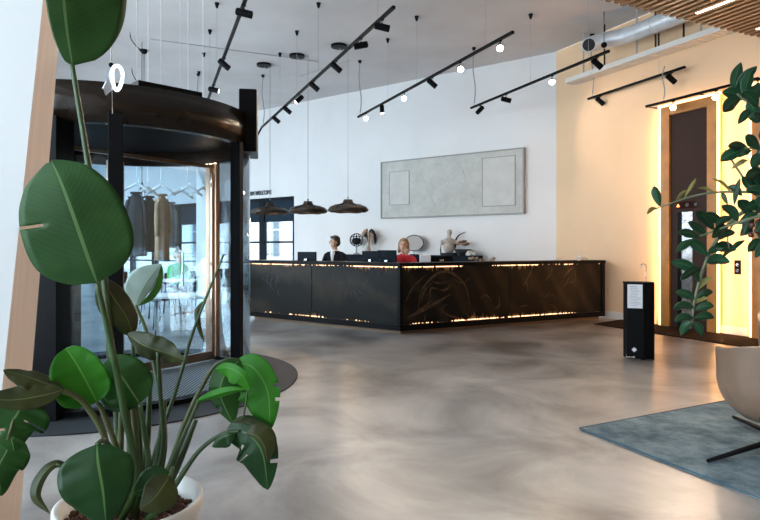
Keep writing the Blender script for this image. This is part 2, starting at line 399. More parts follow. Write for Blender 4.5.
# faint joint above window band
wn = 0
def window(c, d, n, rot, t0, t1, z0, z1, bars_v, bars_h, transom=None):
    """glazed bay: frame mesh with one pane child"""
    global wn; wn += 1
    w = t1 - t0
    bm = B(); fw = .11
    wallbox(bm, c, d, n, t0, t0 + fw, z0, z1, -.16, -.04); wallbox(bm, c, d, n, t1 - fw, t1, z0, z1, -.16, -.04)
    wallbox(bm, c, d, n, t0 + fw, t1 - fw, z0, z0 + fw, -.16, -.04); wallbox(bm, c, d, n, t0 + fw, t1 - fw, z1 - fw, z1, -.16, -.04)
    for b in bars_v: wallbox(bm, c, d, n, t0 + b * w - .025, t0 + b * w + .025, z0 + fw, z1 - fw, -.14, -.06)
    for b in bars_h: wallbox(bm, c, d, n, t0 + fw, t1 - fw, b - .03, b + .03, -.14, -.06)
    fr = struct('window_%d' % wn, bm, M['darkframe'])
    bm = B(); wallbox(bm, c, d, n, t0 + fw, t1 - fw, z0 + fw, (transom or z1 - fw), -.108, -.096); obj('window_pane', bm, M['glass'], fr)
    if transom:
        bm = B(); wallbox(bm, c, d, n, t0 + fw, t1 - fw, transom, z1 - fw, -.13, -.08); obj('transom_panel', bm, M['darkpanel'], fr)
t = 7.97
while t < TL - .5:
    window(cA, dA, nA, rotA, t, min(t + 1.46, TL), .08, 2.92, [], [1.55, .9], 2.18); t += 1.46
bm = B(); prism(bm, [(0, -4.2), (e_end.x + .2, -4.2), (e_end.x + .2, e_end.y), (e_end.x, e_end.y), (e_end.x, -4.0), (0, -4.0)], 0, CEIL); struct('wall_front', bm, M['wallwarm'])
s = -11.4
while s < 22:
    window(cL, dL, nL, rotL, s, s + 1.843, .08, 4.3, [.5], [2.5, 1.1]); s += 1.843

# street outside
bm = B(); box(bm, -70, 40, -20, 80, -.3, -.14); struct('street_ground', bm, M['asphalt'])
def facade(name, c, d, n, length, height, label):
    bmw = B(); wallbox(bmw, c, d, n, 0, length, -.14, height, -1, 0)
    root = obj(name, bmw, M['facade']); tag(root, label, 'building')
    k = 0
    nx = int(length / 3.2)
    for i in range(nx):
        for j, z in enumerate((.9, 4.6)):
            if k >= 90: break
            k += 1
            bm = B(); wallbox(bm, c, d, n, i * 3.2 + .9, i * 3.2 + 2.3, z, z + 2.3, .0, .05)
            w = obj('window', bm, M['facwin'], root)
            bm = B(); m = i * 3.2 + 1.6
            wallbox(bm, c, d, n, m - .04, m + .04, z, z + 2.3, .05, .09); wallbox(bm, c, d, n, m - .7, m + .7, z + 1.4, z + 1.48, .05, .09)
            obj('glazing_bar', bm, M['white'], w)
facade('townhouse', cA + dA * 2 - nA * 10, dA, nA, 32, 9, 'pale stone building with rows of windows beyond the back windows')
facade('apartment_building', cL - dL * 6 - nL * 12, dL, nL, 34, 9, 'pale stone building with rows of windows beyond the left glazing')

# ------------------------------------------------------------------ leaning pillar, left foreground
bm = B()
C1 = [(-1.599, 2.4, .105), (-1.831, 3.05, .081), (-2.7, 3.0, .08), (-2.6, 2.1, .1)]
lo = [bm.verts.new((x, y, 0)) for x, y, s in C1]; hi = [bm.verts.new((x + s * CEIL, y, CEIL)) for x, y, s in C1]
bm.faces.new(lo[::-1]); bm.faces.new(hi)
for i in range(4):
    f = bm.faces.new((lo[i], lo[(i + 1) % 4], hi[(i + 1) % 4], hi[i])); f.material_index = 1 if i == 0 else 0
pil = struct('wall_pillar', bm, [M['wall'], M['pillar']])

# ------------------------------------------------------------------ revolving door
RC = V((-2.78, 6.3, 0)); RR = 1.42
rd = thing('revolving_door', RC, 'large round revolving door of curved glass with black drum canopy', 'door')
bm = B(); lathe(bm, [(RR - .08, 2.43), (RR, 2.43), (RR, 2.77), (RR - .08, 2.77), (RR - .08, 2.43)], 96)
obj('canopy_drum', bm, M['bronze'], rd, smooth=False)
for f in rd.children[-1].data.polygons: f.use_smooth = abs(f.normal.z) < .5
bm = B(); lathe(bm, [(.001, 2.60), (RR - .08, 2.60), (RR - .08, 2.63), (.001, 2.63)], 64); obj('canopy_ceiling', bm, M['black'], rd)
# curved glass: between posts
def ang_of(px, near=True):
    r = (px - 380) / F
    a = r * r + 1; b = -2 * (r * RC.x + RC.y); c = RC.x ** 2 + RC.y ** 2 - RR ** 2
    dsc = max(0, b * b - 4 * a * c); Y = (-b - math.sqrt(dsc)) / (2 * a) if near else (-b + math.sqrt(dsc)) / (2 * a)
    return math.atan2(Y - RC.y, r * Y - RC.x)
aL = ang_of(115.5); aR = ang_of(240.5); aF = ang_of(215, False); aF2 = ang_of(75, False)
def arc_glass(a0, a1, name='curved_glass'):
    bm = B(); lathe(bm, [(RR - .045, .06), (RR - .035, .06), (RR - .035, 2.43), (RR - .045, 2.43), (RR - .045, .06)], 32, ang=(a0, a1))
    return obj(name, bm, M['doorglass'], rd, smooth=True)
arc_glass(aL - 1.25, aL); arc_glass(aR, aF)
arc_glass(aF, aF2)
def post(a, w, m, z1=2.45, r=RR - .04, name='door_post', bulge=1.):
    bm = B(); mt = Matrix.Translation(V((r * cos(a), r * sin(a), 0))) @ Matrix.Rotation(a, 4, 'Z')
    box(bm, -w * .6, w * .6, -w / 2 * bulge, w / 2 * bulge, 0, z1, .006, mt); return obj(name, bm, m, rd)
post(aL, .115, M['black'], 2.50, RR + .02); post(aR, .085, M['black'], 2.45); post(aL - 1.25, .11, M['black'])
post(aF + .03, .07, M['copper']); post(aF - .05, .05, M['copper']); post(aF2, .09, M['black']); post(ang_of(47), .26, M['black'])
# base tracks
bm = B(); lathe(bm, [(RR - .09, .012), (RR + .02, .012), (RR + .02, .055), (RR - .09, .055), (RR - .09, .012)], 96); obj('base_track', bm, M['black'], rd)
# wings
wa = aF - .25
bm = B(); cylbetween(bm, (0, 0, 0.02), (0, 0, 2.6), .05); obj('centre_shaft', bm, M['black'], rd, smooth=True)
for k in range(2):
    a = aF - .08 + k * pi; mt = Matrix.Rotation(a, 4, 'Z')
    bm = B(); L = RR - .12
    box(bm, .05, L, -.02, .02, .03, .13, 0, mt); box(bm, .05, L, -.02, .02, 2.36, 2.40, 0, mt); box(bm, L - .04, L, -.02, .02, .13, 2.3, 0, mt); box(bm, .05, .09, -.02, .02, .13, 2.3, 0, mt)
    w = obj('door_wing', bm, M['copper'], rd)
    bm = B(); box(bm, .09, L - .04, -.005, .005, .13, 2.3, 0, mt); obj('wing_glass', bm, M['doorglass'], w)
    bm = B(); q = [mt @ V((L - .5, -.06, z)) for z in (.95, 1.35)]; tube(bm, [mt @ V((L - .5, -.02, .95)), q[0], q[1], mt @ V((L - .5, -.02, 1.35))], .014); obj('push_bar', bm, M['chrome'], w)
# tall end box at the right, and cover boxes on top
a = math.atan2(.35, 1.)
bm = B(); mt = Matrix.Translation(V((1.35, -.12, 0))) @ Matrix.Rotation(radians(10), 4, 'Z'); box(bm, -.02, .16, -.06, .5, 2.38, 3.02, .01, mt); obj('portal_box', bm, M['black'], rd)
bm = B(); mt = Matrix.Rotation(ang_of(178, True), 4, 'Z'); box(bm, 1.0, 1.3, -.3, .3, 2.76, 2.84, .005, mt); obj('motor_cover', bm, M['black'], rd)
# ceiling light ring over copper posts
bm = B()
for k in range(5):
    aa = aF - .10 + k * .06; disc(bm, .018, 2.425, 12, ((RR - .12) * cos(aa), (RR - .12) * sin(aa)))
obj('canopy_downlight', bm, M['bulb'], rd)
# floor matting
bm = B(); lathe(bm, [(RR + .02, .002), (1.9, .002), (1.9, .012), (RR + .02, .012), (RR + .02, .002)], 96)
o = obj('door_surround_ring', bm, M['ring'], loc=RC); tag(o, 'dark grey flush floor ring around the revolving door', 'floor ring')
bm = B(); lathe(bm, [(.001, .001), (RR - .09, .001), (RR - .09, .011), (.001, .011)], 64)
o = obj('entrance_mat', bm, M['grille'], loc=RC); tag(o, 'round ribbed grey entrance mat inside the revolving door', 'mat')

# ------------------------------------------------------------------ coats on cords, taken for reflections in the glass, built solid behind the door
def drape(bm, w, h, depth, seed):
    rnd = random.Random(seed); n = 40; rows = 14; ring = []
    ph = rnd.random() * 6
    for i in range(rows):
        u = i / (rows - 1); z = -u * h
        ww = w * (.35 + .65 * min(1, u * 5) ** .6) * (1 + .08 * u); dd = depth * (.5 + .5 * min(1, u * 4)) * (1 + .15 * u)
        r = []
        for k in range(n):
            a = 2 * pi * k / n; f = 1 + .13 * u * sin(a * 7 + ph) + .05 * sin(a * 3 + ph * 2)
            r.append(bm.verts.new((ww / 2 * cos(a) * f, dd / 2 * sin(a) * f, z)))
        ring.append(r)
    for i in range(rows - 1):
        for k in range(n): bm.faces.new((ring[i][k], ring[i][(k + 1) % n], ring[i + 1][(k + 1) % n], ring[i + 1][k]))
    bm.faces.new(ring[0]); bm.faces.new(ring[-1][::-1])
HG = 'white coat hangers hung on long cords'
def hanger(px, py, Y, ang, lab):
    p = P(px, py, Y); t = thing('hanging_coat_hanger', p, lab, 'coat hanger', ang)
    bm = B(); tube(bm, [(0, 0, .12), (0, 0, CEIL - p.z)], .008, 6); obj('cord', bm, M['rope'], t)
    bm = B(); tube(bm, [(0, 0, .12), (.025, 0, .10), (.02, 0, .06), (0, 0, .04)], .006, 6); obj('hook', bm, M['chrome'], t)
    bm = B(); tube(bm, [(-.21, 0, -.10), (-.1, 0, -.02), (0, 0, .04), (.1, 0, -.02), (.21, 0, -.10)], [.018, .022, .025, .022, .018], 8)
    obj('hanger_arm', bm, M['white'], t, smooth=True)
    return t
def coat(px, py, Y, ang, w, h, m, lab, name='coat', sl=True, seed=1):
    p = P(px, py, Y); t = thing(name, p, lab, 'coat', ang)
    bm = B(); drape(bm, w, h, .15, seed); obj('coat_body', bm, m, t, smooth=True)
    for sx in (-1, 1):
        bm = B(); tube(bm, cat([(sx * w * .36, 0, -.06), (sx * w * .52, -.02, -.3), (sx * w * .55, -.03, -.62)], 8), [.035, .042, .042, .04, .04, .038, .036, .034], 10); obj('sleeve', bm, m, t, smooth=True)
    bm = B(); tube(bm, [(.07 * cos(a), .05 * sin(a), .0) for a in [2 * pi * k / 12 for k in range(12)]], .018, 6, closed=True); obj('collar', bm, m, t, smooth=True)
ho = [(137, 186, 9.0, .3, 'white hanger with the charcoal coat, leftmost beside the large leaf'),
      (148, 190, 9.2, .9, 'white hanger holding the black jacket, second from the left'),
      (161, 188, 9.0, .2, 'white hanger holding the tan coat'),
      (188, 189, 9.1, .1, 'bare white hanger midway between tan coat and copper posts'),
      (180, 192, 9.7, .5, 'smaller bare white hanger just right of the tan coat'),
      (203, 190, 9.2, .8, 'bare white hanger in front of the white column')]
for h in ho: hanger(*h)
coat(136, 193, 9.0, .3, .25, .95, M['charcoal'], 'charcoal wool coat hanging behind the revolving door, leftmost', seed=3)
coat(149, 197, 9.25, .9, .22, .85, M['navy'], 'black jacket hanging between charcoal coat and tan coat', seed=5)
coat(162, 195, 9.0, 1.0, .20, .98, M['tan'], 'tan wool coat hanging on a white hanger', seed=8)
coat(170, 203, 9.5, .3, .16, .72, M['greycloth'], 'grey scarf like coat hanging behind the tan coat', seed=9)

# ------------------------------------------------------------------ white column in the cafe
bm = B(); c = P(206, 330, 12.0); box(bm, c.x - .15, c.x + .15, 11.85, 12.15, 0, 3.7, .01); tag(obj('column', bm, M['white']), 'square white column behind the copper door posts', 'column')

# ------------------------------------------------------------------ spotlight tracks
TZ = 4.4
def trk(px, py, z=TZ):
    Y = F * (z - H) / (HY - py); return P(px, py, Y)
tracks = [
    ('leftmost ceiling spotlight track passing behind the door canopy', trk(249, -10), V((-4.52, 14.9, TZ)), TZ, [10.5, 11.8, 13.2, 14.6], 'leftmost track',
     [(244, 1, 'r', 0), (224, 0, 'dr', 0), (214, 0, 'r', 1), (205, 0, 'r', 1)]),
    ('long spotlight track, second from the left', trk(394, 7), trk(262, 127), TZ, [8.0, 10.5, 11.86, 13.2], 'second track from the left',
     [(382, 0, 'r', 1), (361, 0, 'l', 1), (336, 0, 'dr', 0), (314, 0, 'dr', 0), (299, 0, 'dl', 1), (287, 0, 'dr', 0), (276, 0, 'dr', 0)]),
    ('spotlight track above the desk centre, third from the left', trk(513, 32), trk(358, 117), TZ, [9.0, 11.1, 12.3], 'third track from the left',
     [(500, 0, 'c', 2), (460, 0, 'c', 2), (432, 0, 'dr', 1), (404, 0, 'c', 2), (382, 0, 'd', 1), (366, 0, 'c', 2)]),
    ('spotlight track in front of the wall relief, fourth from the left', trk(609, 51), trk(471, 108), TZ, [9.6, 11.0], 'fourth track from the left',
     [(597, 0, 'dr', 0), (552, 0, 'c', 3), (506, 0, 'r', 1), (480, 0, 'dl', 0)]),
    ('short spotlight track over the black dispenser stand', trk(685, 67), trk(588, 99), TZ, [10.5], 'short track over the dispenser',
     [(671, 0, 'dr', 0), (600, 0, 'dr', 0)]),
]
p0 = pE(tE(657), 3.90, .28); p1 = pE(tE(770), 3.90, .28)
ti = 0
tracks.append(('spotlight track fixed above the framed lift opening', p1, p0, 3.90, [], 'track above the lift', [(673, 0, 'c', 3), (716, 0, 'c', 3), (758, 0, 'c', 3)]))
lamps = []
ORD = ['far end one', 'second from far end', 'third from far end', 'fourth from far end', 'fifth from far end', 'sixth from far end', 'seventh from far end']
for lab, a, b, z, sup, short, heads in tracks:
    d = (a - b).normalized(); L = (a - b).length; mid = (a + b) / 2
    rz = math.atan2(d.y, d.x)
    root = thing('spotlight_track', V((mid.x, mid.y, z)), lab, 'light track', 0)
    mt = Matrix.Rotation(rz, 4, 'Z')
    bm = B(); box(bm, -L / 2, L / 2, -.022, .022, -.02, .02, .003, mt); obj('rail', bm, M['black'], root)
    cz = CEIL - z
    for Y in sup:
        p = b + (a - b) * ((Y - b.y) / (a.y - b.y)) - root.location; p.z = 0
        bm = B(); tube(bm, [(p.x, p.y, .02), (p.x, p.y, cz - .05)], .0035, 6); obj('suspension_wire', bm, M['wire'], root)
        bm = B(); lathe(bm, [(.001, cz - .09), (.016, cz - .09), (.04, cz - .01), (.04, cz), (.001, cz)], 14, (p.x, p.y, 0)); obj('ceiling_cup', bm, M['black'], root)
    # power feed at the far end
    q = b + d * (.12 if z == TZ else .36) - root.location
    if z == TZ:
        off = .25 if lab.startswith('leftmost') else .02
        bm = B(); tube(bm, cat([(q.x, q.y, .02), (q.x + .03, q.y, cz * .3), (q.x - .02, q.y, cz * .65), (q.x, q.y, cz - .03)], 14), .012, 8); obj('power_cable', bm, M['cord'], root)
        bm = B(); lathe(bm, [(.001, cz - .07), (.03, cz - .06), (.045, cz - .01), (.045, cz), (.001, cz)], 14, (q.x, q.y, 0)); obj('ceiling_cup', bm, M['black'], root)
    else:
        bm = B(); tube(bm, cat([(q.x, q.y, .02), (q.x + .02, q.y, .2), (q.x - .02, q.y, .45), (q.x + .02, q.y, .62)], 12), .010, 8); obj('power_cable', bm, M['cord'], root)
        for tt in (-1.0, .0, 1.0):
            bm = B(); c = V((d.x * tt, d.y * tt, 0)); tube(bm, [c, c - nE * .28], .012, 6); obj('wall_bracket', bm, M['black'], root)
    hs = sorted(heads, key=lambda h: h[0], reverse=(a.x / a.y < b.x / b.y))
    hs = sorted(heads, key=lambda h: h[0], reverse=(a.x / a.y < b.x / b.y))
    for i, (px, _, mode, lit) in enumerate(hs):
        r = (px - 380) / F
        den = (a.x - b.x) - r * (a.y - b.y); u = (r * b.y - b.x) / den
        p = b + (a - b) * u; p.z = z
        word = ORD[i] if i < len(hs) - 1 else 'near end one'
        st = {0: 'dark', 1: 'black', 2: 'glowing', 3: 'brightly glowing'}[lit]
        h = thing('track_spotlight', p, '%s spotlight on %s, %s' % (st, short, word), 'spotlight', 0, None)
        bm = B(); tube(bm, [(0, 0, -.015), (0, 0, -.075)], .012, 8); box(bm, -.025, .025, -.025, .025, -.03, -.018); obj('stem', bm, M['black'], h)
        dirs = {'r': V((.95, -.05, -.25)), 'l': V((-.95, -.1, -.2)), 'dr': V((.75, .05, -.65)), 'dl': V((-.6, -.35, -.65)), 'd': V((.05, -.3, -.9)), 'c': V((.03, -.93, -.30))}
        dv = dirs[mode].normalized()
        if mode == 'c': dv = ((V((0, 0, 1.4)) - p).normalized() + V((random.uniform(-.1, .1), 0, -.12))).normalized()
        ctr = V((0, 0, -.12)); hl = .10; rr = .047
        bm = B(); A = ctr - dv * hl; Bq = ctr + dv * hl
        tube(bm, [A, A + dv * .01, Bq], [rr * .8, rr, rr], 18, caps=False)
        bm.faces.new([v for v in bm.verts][:18][::-1]) if False else None
        ax, bx = frame_axes(dv)
        bm.faces.new([bm.verts.new(A + (ax * cos(2 * pi * k / 18) + bx * sin(2 * pi * k / 18)) * rr * .8) for k in range(18)])
        hd = obj('lamp_housing', bm, M['black'], h, smooth=False)
        bm = B(); C2 = Bq - dv * .012
        bm.faces.new([bm.verts.new(C2 + (ax * cos(2 * pi * k / 18) + bx * sin(2 * pi * k / 18)) * rr * .93) for k in range(18)])
        obj('lens', bm, {0: M['blackmatte'], 1: M['lampDim'], 2: M['lampOn'], 3: M['lampOn']}[lit], hd)
        if lit == 0: C2 = Bq + dv * .012
        if lit >= 1: lamps.append((p + ctr + dv * (hl + .02), dv, lit, short))
# small angled end piece of the second track
bm = B(); q = trk(262, 127); box(bm, -.02, .02, -.02, .02, -.28, .02, 0, Matrix.Translation(q) @ Matrix.Rotation(.5, 4, 'Y')); tag(obj('cable_connector', bm, M['black']), 'small black end connector hanging from the far end of the second track', 'connector')

for i, (p, dv, lit, short) in enumerate(lamps):
    ld = bpy.data.lights.new('spot', 'SPOT'); lo_ = bpy.data.objects.new('spot_lamp', ld); COL.objects.link(lo_)
    lo_.location = p; ld.color = (1, .80, .60); ld.spot_size = radians(75); ld.spot_blend = .7; ld.shadow_soft_size = .04
    ld.energy = {0: 25, 1: 45, 2: 60, 3: 110}[lit]
    lo_.rotation_euler = dv.to_track_quat('-Z', 'Y').to_euler()

# ------------------------------------------------------------------ pendant lamps over the desk
def pendant(px, Y, zl, w, lab, cpx, cpy):
    p = P(px, 208, Y); p.z = zl
    t = thing('pendant_lamp', p, lab, 'pendant lamp', random.random() * 3)
    bm = B(); n = 96; prof = [(.10, .20), (.13, .13), (.20, .108), (.34, .082), (.45, .045), (.50, -.01), (.48, -.045), (.42, -.06)]
    uvl = bm.loops.layers.uv.new('UVMap'); cols = []
    for k in range(n):
        a = 2 * pi * k / n; f = 1 + .02 * sin(6 * a) ; cols.append([bm.verts.new((r * w * (1 + (f - 1) * min(1, r * 2.5)) * cos(a), r * w * f * sin(a), z * w / .85 + .010 * w * sin(6 * a) * (r / .5))) for r, z in prof])
    for k in range(n):
        for i in range(len(prof) - 1):
            f = bm.faces.new((cols[k][i], cols[(k + 1) % n][i], cols[(k + 1) % n][i + 1], cols[k][i + 1]))
            for lp, uvv in zip(f.loops, [(k, i), (k + 1, i), (k + 1, i + 1), (k, i + 1)]): lp[uvl].uv = (uvv[0] / n, uvv[1] / (len(prof) - 1))
    me = obj('lamp_shade', bm, M['woven'], t, smooth=True)
    bm = B()
    for (rr, zz) in ((.50, -.01), (.34, .082), (.13, .13), (.42, -.06)):
        tube(bm, [(rr * w * cos(2 * pi * k / 36), rr * w * sin(2 * pi * k / 36), zz * w / .85 + .010 * w * sin(12 * pi * k / 36) * rr * 2) for k in range(36)], .007, 6, closed=True)
    for k in range(12):
        a = 2 * pi * k / 12 + .2; tube(bm, [(r * w * cos(a), r * w * sin(a), z * w / .85) for r, z in prof], .006, 5)
    obj('shade_ribs', bm, M['black'], t, smooth=True)
    bm = B(); lathe(bm, [(.001, .17 * w / .85), (.085 * w, .16 * w / .85), (.10 * w, .10 * w), (.06 * w, .08 * w)], 20); tube(bm, [(0, 0, .16), (0, 0, .26)], .015, 8); obj('lamp_cap', bm, M['bronze'], t, smooth=True)
    bm = B(); ball(bm, (0, 0, .03), .05); obj('bulb', bm, M['bulb'], t, smooth=True)
    bm = B(); tube(bm, [(0, 0, .25), (0, 0, CEIL - zl - .02)], .006, 6); obj('cord', bm, M['cord'], t)
    c = P(cpx, cpy, F * (CEIL - H) / (HY - cpy)); c.z = CEIL
    cc = Matrix.Rotation(-t.rotation_euler.z, 4, 'Z') @ (c - p)
    cz = CEIL - zl
    bm = B(); lathe(bm, [(.001, cz - .06), (.17, cz - .05), (.17, cz), (.001, cz)], 24, (cc.x, cc.y, 0)); obj('ceiling_rose', bm, M['black'], t, smooth=False)
    bm = B(); tube(bm, cat([(0, 0, cz - .02), (cc.x * .3, cc.y * .3, cz - .10), (cc.x * .7, cc.y * .7, cz - .12), (cc.x, cc.y, cz - .05)], 12), .006, 6); obj('cord', bm, M['cord'], t)
    ld = bpy.data.lights.new('bulb', 'POINT'); l = bpy.data.objects.new('bulb_lamp', ld); COL.objects.link(l); l.location = p - V((0, 0, .06)); ld.energy = 12; ld.color = (1, .75, .5); ld.shadow_soft_size = .05
pendant(270, 14.0, 2.23, .86, 'dark woven mesh pendant lamp in front of the window, leftmost of three', 264, 64)
pendant(308, 13.3, 2.21, .86, 'dark woven mesh pendant lamp, middle of three', 297, 55)
pendant(348, 12.7, 2.20, .86, 'dark woven mesh pendant lamp nearest the wall relief, right of three', 339, 45)
# slim ceiling pendants seen over the canopy
def droplamp(px, py, lab, hook):
    c = P(px, py, F * (CEIL - H) / (HY - py)); c.z = CEIL
    t = thing('hanging_cable', c, lab, 'hanging cable')
    bm = B(); tube(bm, [(0, 0, -.42), (0, 0, -2.4)], .008, 6); lathe(bm, [(.001, -.36), (.10, -.36), (.04, -.43), (.001, -.44)], 16); obj('drop_rod', bm, M['black'], t)
    bm = B(); tube(bm, cat([(-hook, 0, -.0), (-hook * .9, 0, -.15), (-hook * .4, 0, -.32), (0, 0, -.36)], 10), .010, 6); obj('supply_cord', bm, M['black'], t)
droplamp(144, 32, 'slim black drop rod with looped cord from the ceiling, left of the first track', .28)
droplamp(141, 68, 'smaller looped black ceiling cord just above the canopy', .22)

# ------------------------------------------------------------------ geometric pendant in the cafe and glass pendant in front
p = P(142, 206, 12.5); t = thing('cage_pendant', p, 'black wire cage pendant with warm bulb seen through the door glass', 'pendant lamp')
bm = B(); q = [V((.2 * cos(a), .2 * sin(a), -.08)) for a in [2 * pi * k / 5 for k in range(5)]]
for k in range(5):
    tube(bm, [q[k], q[(k + 1) % 5]], .008, 5); tube(bm, [q[k], (0, 0, .5)], .008, 5); tube(bm, [q[k], (0, 0, -.2)], .008, 5)
obj('cage', bm, M['black'], t)
bm = B(); ball(bm, (0, 0, .0), .06); obj('bulb', bm, M['bulb'], t, smooth=True)
bm = B(); tube(bm, [(0, 0, .06), (0, 0, CEIL - p.z)], .007, 6); obj('cord', bm, M['black'], t)

p = P(112, 78, 3.2); t = thing('glass_pendant', p, 'pale blue folded glass pendant with glowing ring, hanging under the top leaf', 'pendant lamp')
bm = B(); tube(bm, [(.0 + .028 * cos(a) + .01, .03 * sin(a * 2) * .3, -.0 + .065 * sin(a)) for a in [2 * pi * k / 28 for k in range(28)]], .009, 8, closed=True); bmesh.ops.translate(bm, verts=bm.verts, vec=(.018, 0, .0)); obj('light_ring', bm, M['ringlight'], t, smooth=True)
bm = B()
out = [(-.012, .09), (-.03, .05), (-.038, 0), (-.055, -.055), (-.040, -.06), (-.028, -.095), (-.002, -.062), (.01, -.05), (.0, .05)]
f0 = [bm.verts.new((x, .02 * sin(i), z)) for i, (x, z) in enumerate(out)]; f1 = [bm.verts.new((x, .02 * sin(i) + .012, z)) for i, (x, z) in enumerate(out)]
bm.faces.new(f0); bm.faces.new(f1[::-1])
for i in range(len(out)): bm.faces.new((f0[i], f0[(i + 1) % 9], f1[(i + 1) % 9], f1[i]))
obj('glass_shade', bm, M['bag'], t)
bm = B(); ball(bm, (-.004, 0, .07), .014); obj('lamp_holder', bm, M['black'], t)
bm = B(); tube(bm, [(-.004, 0, .08), (-.02, 0, CEIL - p.z)], .004, 6); tube(bm, [(.0, 0, -.05), (.002, 0, -.19)], .0022, 6); obj('cord', bm, M['rope'], t)

# ------------------------------------------------------------------ reception desk
DC = V((.32, 9.55, 0)); LdL = V((-.802, .597, 0)); LdR = V((.888, .460, 0)); LL = 3.6; LR = 4.56
desk = thing('reception_desk', DC, 'long angled reception desk with black frame and backlit engraved dark panels', 'reception desk')
def dpoly(o0, w, e=0.):
    """footprint band between offset o0 and w behind the faces (desk-local)"""
    nl = V((.597, .802, 0)); nr = V((-.460, .888, 0))
    def corner(o):  # intersection of both offset lines
        # p = a*LdL + o*nl ; p = b*LdR + o*nr
        A = LdL; Bv = -LdR; r = (nr - nl) * o; det = A.x * Bv.y - A.y * Bv.x
        a = (r.x * Bv.y - r.y * Bv.x) / det; return LdL * a + nl * o
    c0, c1 = corner(o0), corner(w)
    pts = [LdL * (LL - e) + nl * o0, c0, LdR * (LR - e) + nr * o0, LdR * (LR - e) + nr * w, c1, LdL * (LL - e) + nl * w]
    return [(q.x, q.y) for q in pts]
bm = B(); prism(bm, dpoly(-.015, .42), 1.085, 1.145); obj('counter_top', bm, M['black'], desk)
bm = B(); prism(bm, dpoly(.10, .30, .06), 0.0, .07); obj('plinth', bm, M['backplate'], desk)
bm = B(); prism(bm, dpoly(0, .34), .06, .155); obj('bottom_rail', bm, M['black'], desk)
bm = B(); prism(bm, dpoly(.07, .34, .02), .125, 1.095); obj('carcass', bm, M['backplate'], desk)
bm = B(); prism(bm, dpoly(.34, .66, .1), .95, .98); obj('work_top', bm, M['blackmatte'], desk)
for dd, Ls in ((LdL, (.0, LL - .035)), (LdR, (.0, LR - .09))):
    nn = V((.597, .802, 0)) if dd is LdL else V((-.460, .888, 0))
    for j, s0 in enumerate(Ls):
        w = .05 if j == 0 else (.035 if dd is LdL else .09)
        poly = [dd * s0, dd * (s0 + w), dd * (s0 + w) + nn * .3, dd * s0 + nn * .3]
        if j == 0: poly = [dd * s0, dd * (s0 + w), dd * (s0 + w) + nn * .06, dd * s0 + nn * .06]
        bm = B(); prism(bm, [(q.x, q.y) for q in poly], .125, 1.095); obj('frame_post', bm, M['black'], desk)
def deskpanel(dd, nn, s0, s1, seed, amp_t, amp_b):
    rnd = random.Random(seed); n = int((s1 - s0) / .018); bm = B()
    def prof(amp):
        out = []; g = 0
        ph = [rnd.random() * 6 for _ in range(4)]
        for i in range(n + 1):
            x = i / n * (s1 - s0)
            base = max(0, .62 + .5 * sin(x * 2.1 + ph[0]) + .35 * sin(x * 5.3 + ph[1])) * amp
            sp = rnd.random() ** 2.2
            out.append(max(.0, base * (.10 + 1.0 * sp) - .008))
        return out
    tp, bt = prof(amp_t), prof(amp_b)
    zt, zb = 1.088, .152; fr, bk = [], []
    for lst, o in ((fr, .018), (bk, .026)):
        for i in range(n + 1):
            q = dd * (s0 + (s1 - s0) * i / n) + nn * o
            lst.append((bm.verts.new((q.x, q.y, zb + bt[i])), bm.verts.new((q.x, q.y, zb + .25)), bm.verts.new((q.x, q.y, zt - .25)), bm.verts.new((q.x, q.y, zt - tp[i]))))
    for i in range(n):
        for k in range(3):
            bm.faces.new((fr[i][k], fr[i + 1][k], fr[i + 1][k + 1], fr[i][k + 1])); bm.faces.new((bk[i][k], bk[i][k + 1], bk[i + 1][k + 1], bk[i + 1][k]))
        bm.faces.new((fr[i][3], fr[i + 1][3], bk[i + 1][3], bk[i][3])); bm.faces.new((fr[i][0], bk[i][0], bk[i + 1][0], fr[i + 1][0]))
    for i in (0, n):
        for k in range(3): bm.faces.new((fr[i][k], fr[i][k + 1], bk[i][k + 1], bk[i][k]))
    pn = obj('front_panel', bm, M['engraved'], desk)
    for z0, z1 in ((1.070, 1.083), (.157, .168)):
        bm = B(); q = [dd * s0 + nn * .045, dd * s1 + nn * .045, dd * s1 + nn * .058, dd * s0 + nn * .058]; prism(bm, [(v.x, v.y) for v in q], z0, z1)
        obj('led_strip', bm, M['deskLED'], desk)
nl = V((.597, .802, 0)); nr = V((-.460, .888, 0))
deskpanel(LdL, nl, .055, 1.92, 1, .11, .09); deskpanel(LdL, nl, 1.94, LL - .04, 2, .08, .06)
deskpanel(LdR, nr, .055, 2.22, 3, .12, .11); deskpanel(LdR, nr, 2.235, LR - .1, 4, .09, .09)

def ornament(dd, nn, curves, m, off=.0165):
    for pts, w in curves:
        bm = B(); c = cat([V((p[0], p[1], 0)) for p in pts], 16); prev = None
        for i, q in enumerate(c):
            tn = (c[min(i + 1, 15)] - c[max(i - 1, 0)]).normalized(); pr = V((-tn.y, tn.x, 0)) * w * sin(pi * (i + .6) / 16.2)
            row = []
            for sg in (-1, 1):
                z = min(1.03, max(.19, q.y + pr.y * sg)); p3 = dd * (q.x + pr.x * sg) + nn * off; row.append(bm.verts.new((p3.x, p3.y, z)))
            if prev: bm.faces.new((prev[0], row[0], row[1], prev[1]))
            prev = row
        obj('engraved_line', bm, m, desk)
rn = random.Random(21)
M['etch'] = mat('etched_bronze_line', (.075, .048, .030), .5, spec=.1, noise=.5, nscale=18)
M['etch2'] = mat('etched_steel_line', (.035, .037, .042), .5, spec=.1, noise=.5, nscale=18)
cv = [([(.32, .3), (.45, .75), (.85, 1.0), (1.25, .78), (1.38, .35)], .022), ([(.1, .25), (.5, .40), (1.0, .62)], .03), ([(.08, .20), (.5, .27), (.95, .36)], .02), ([(.1, .5), (.25, .75), (.5, .95)], .015)]
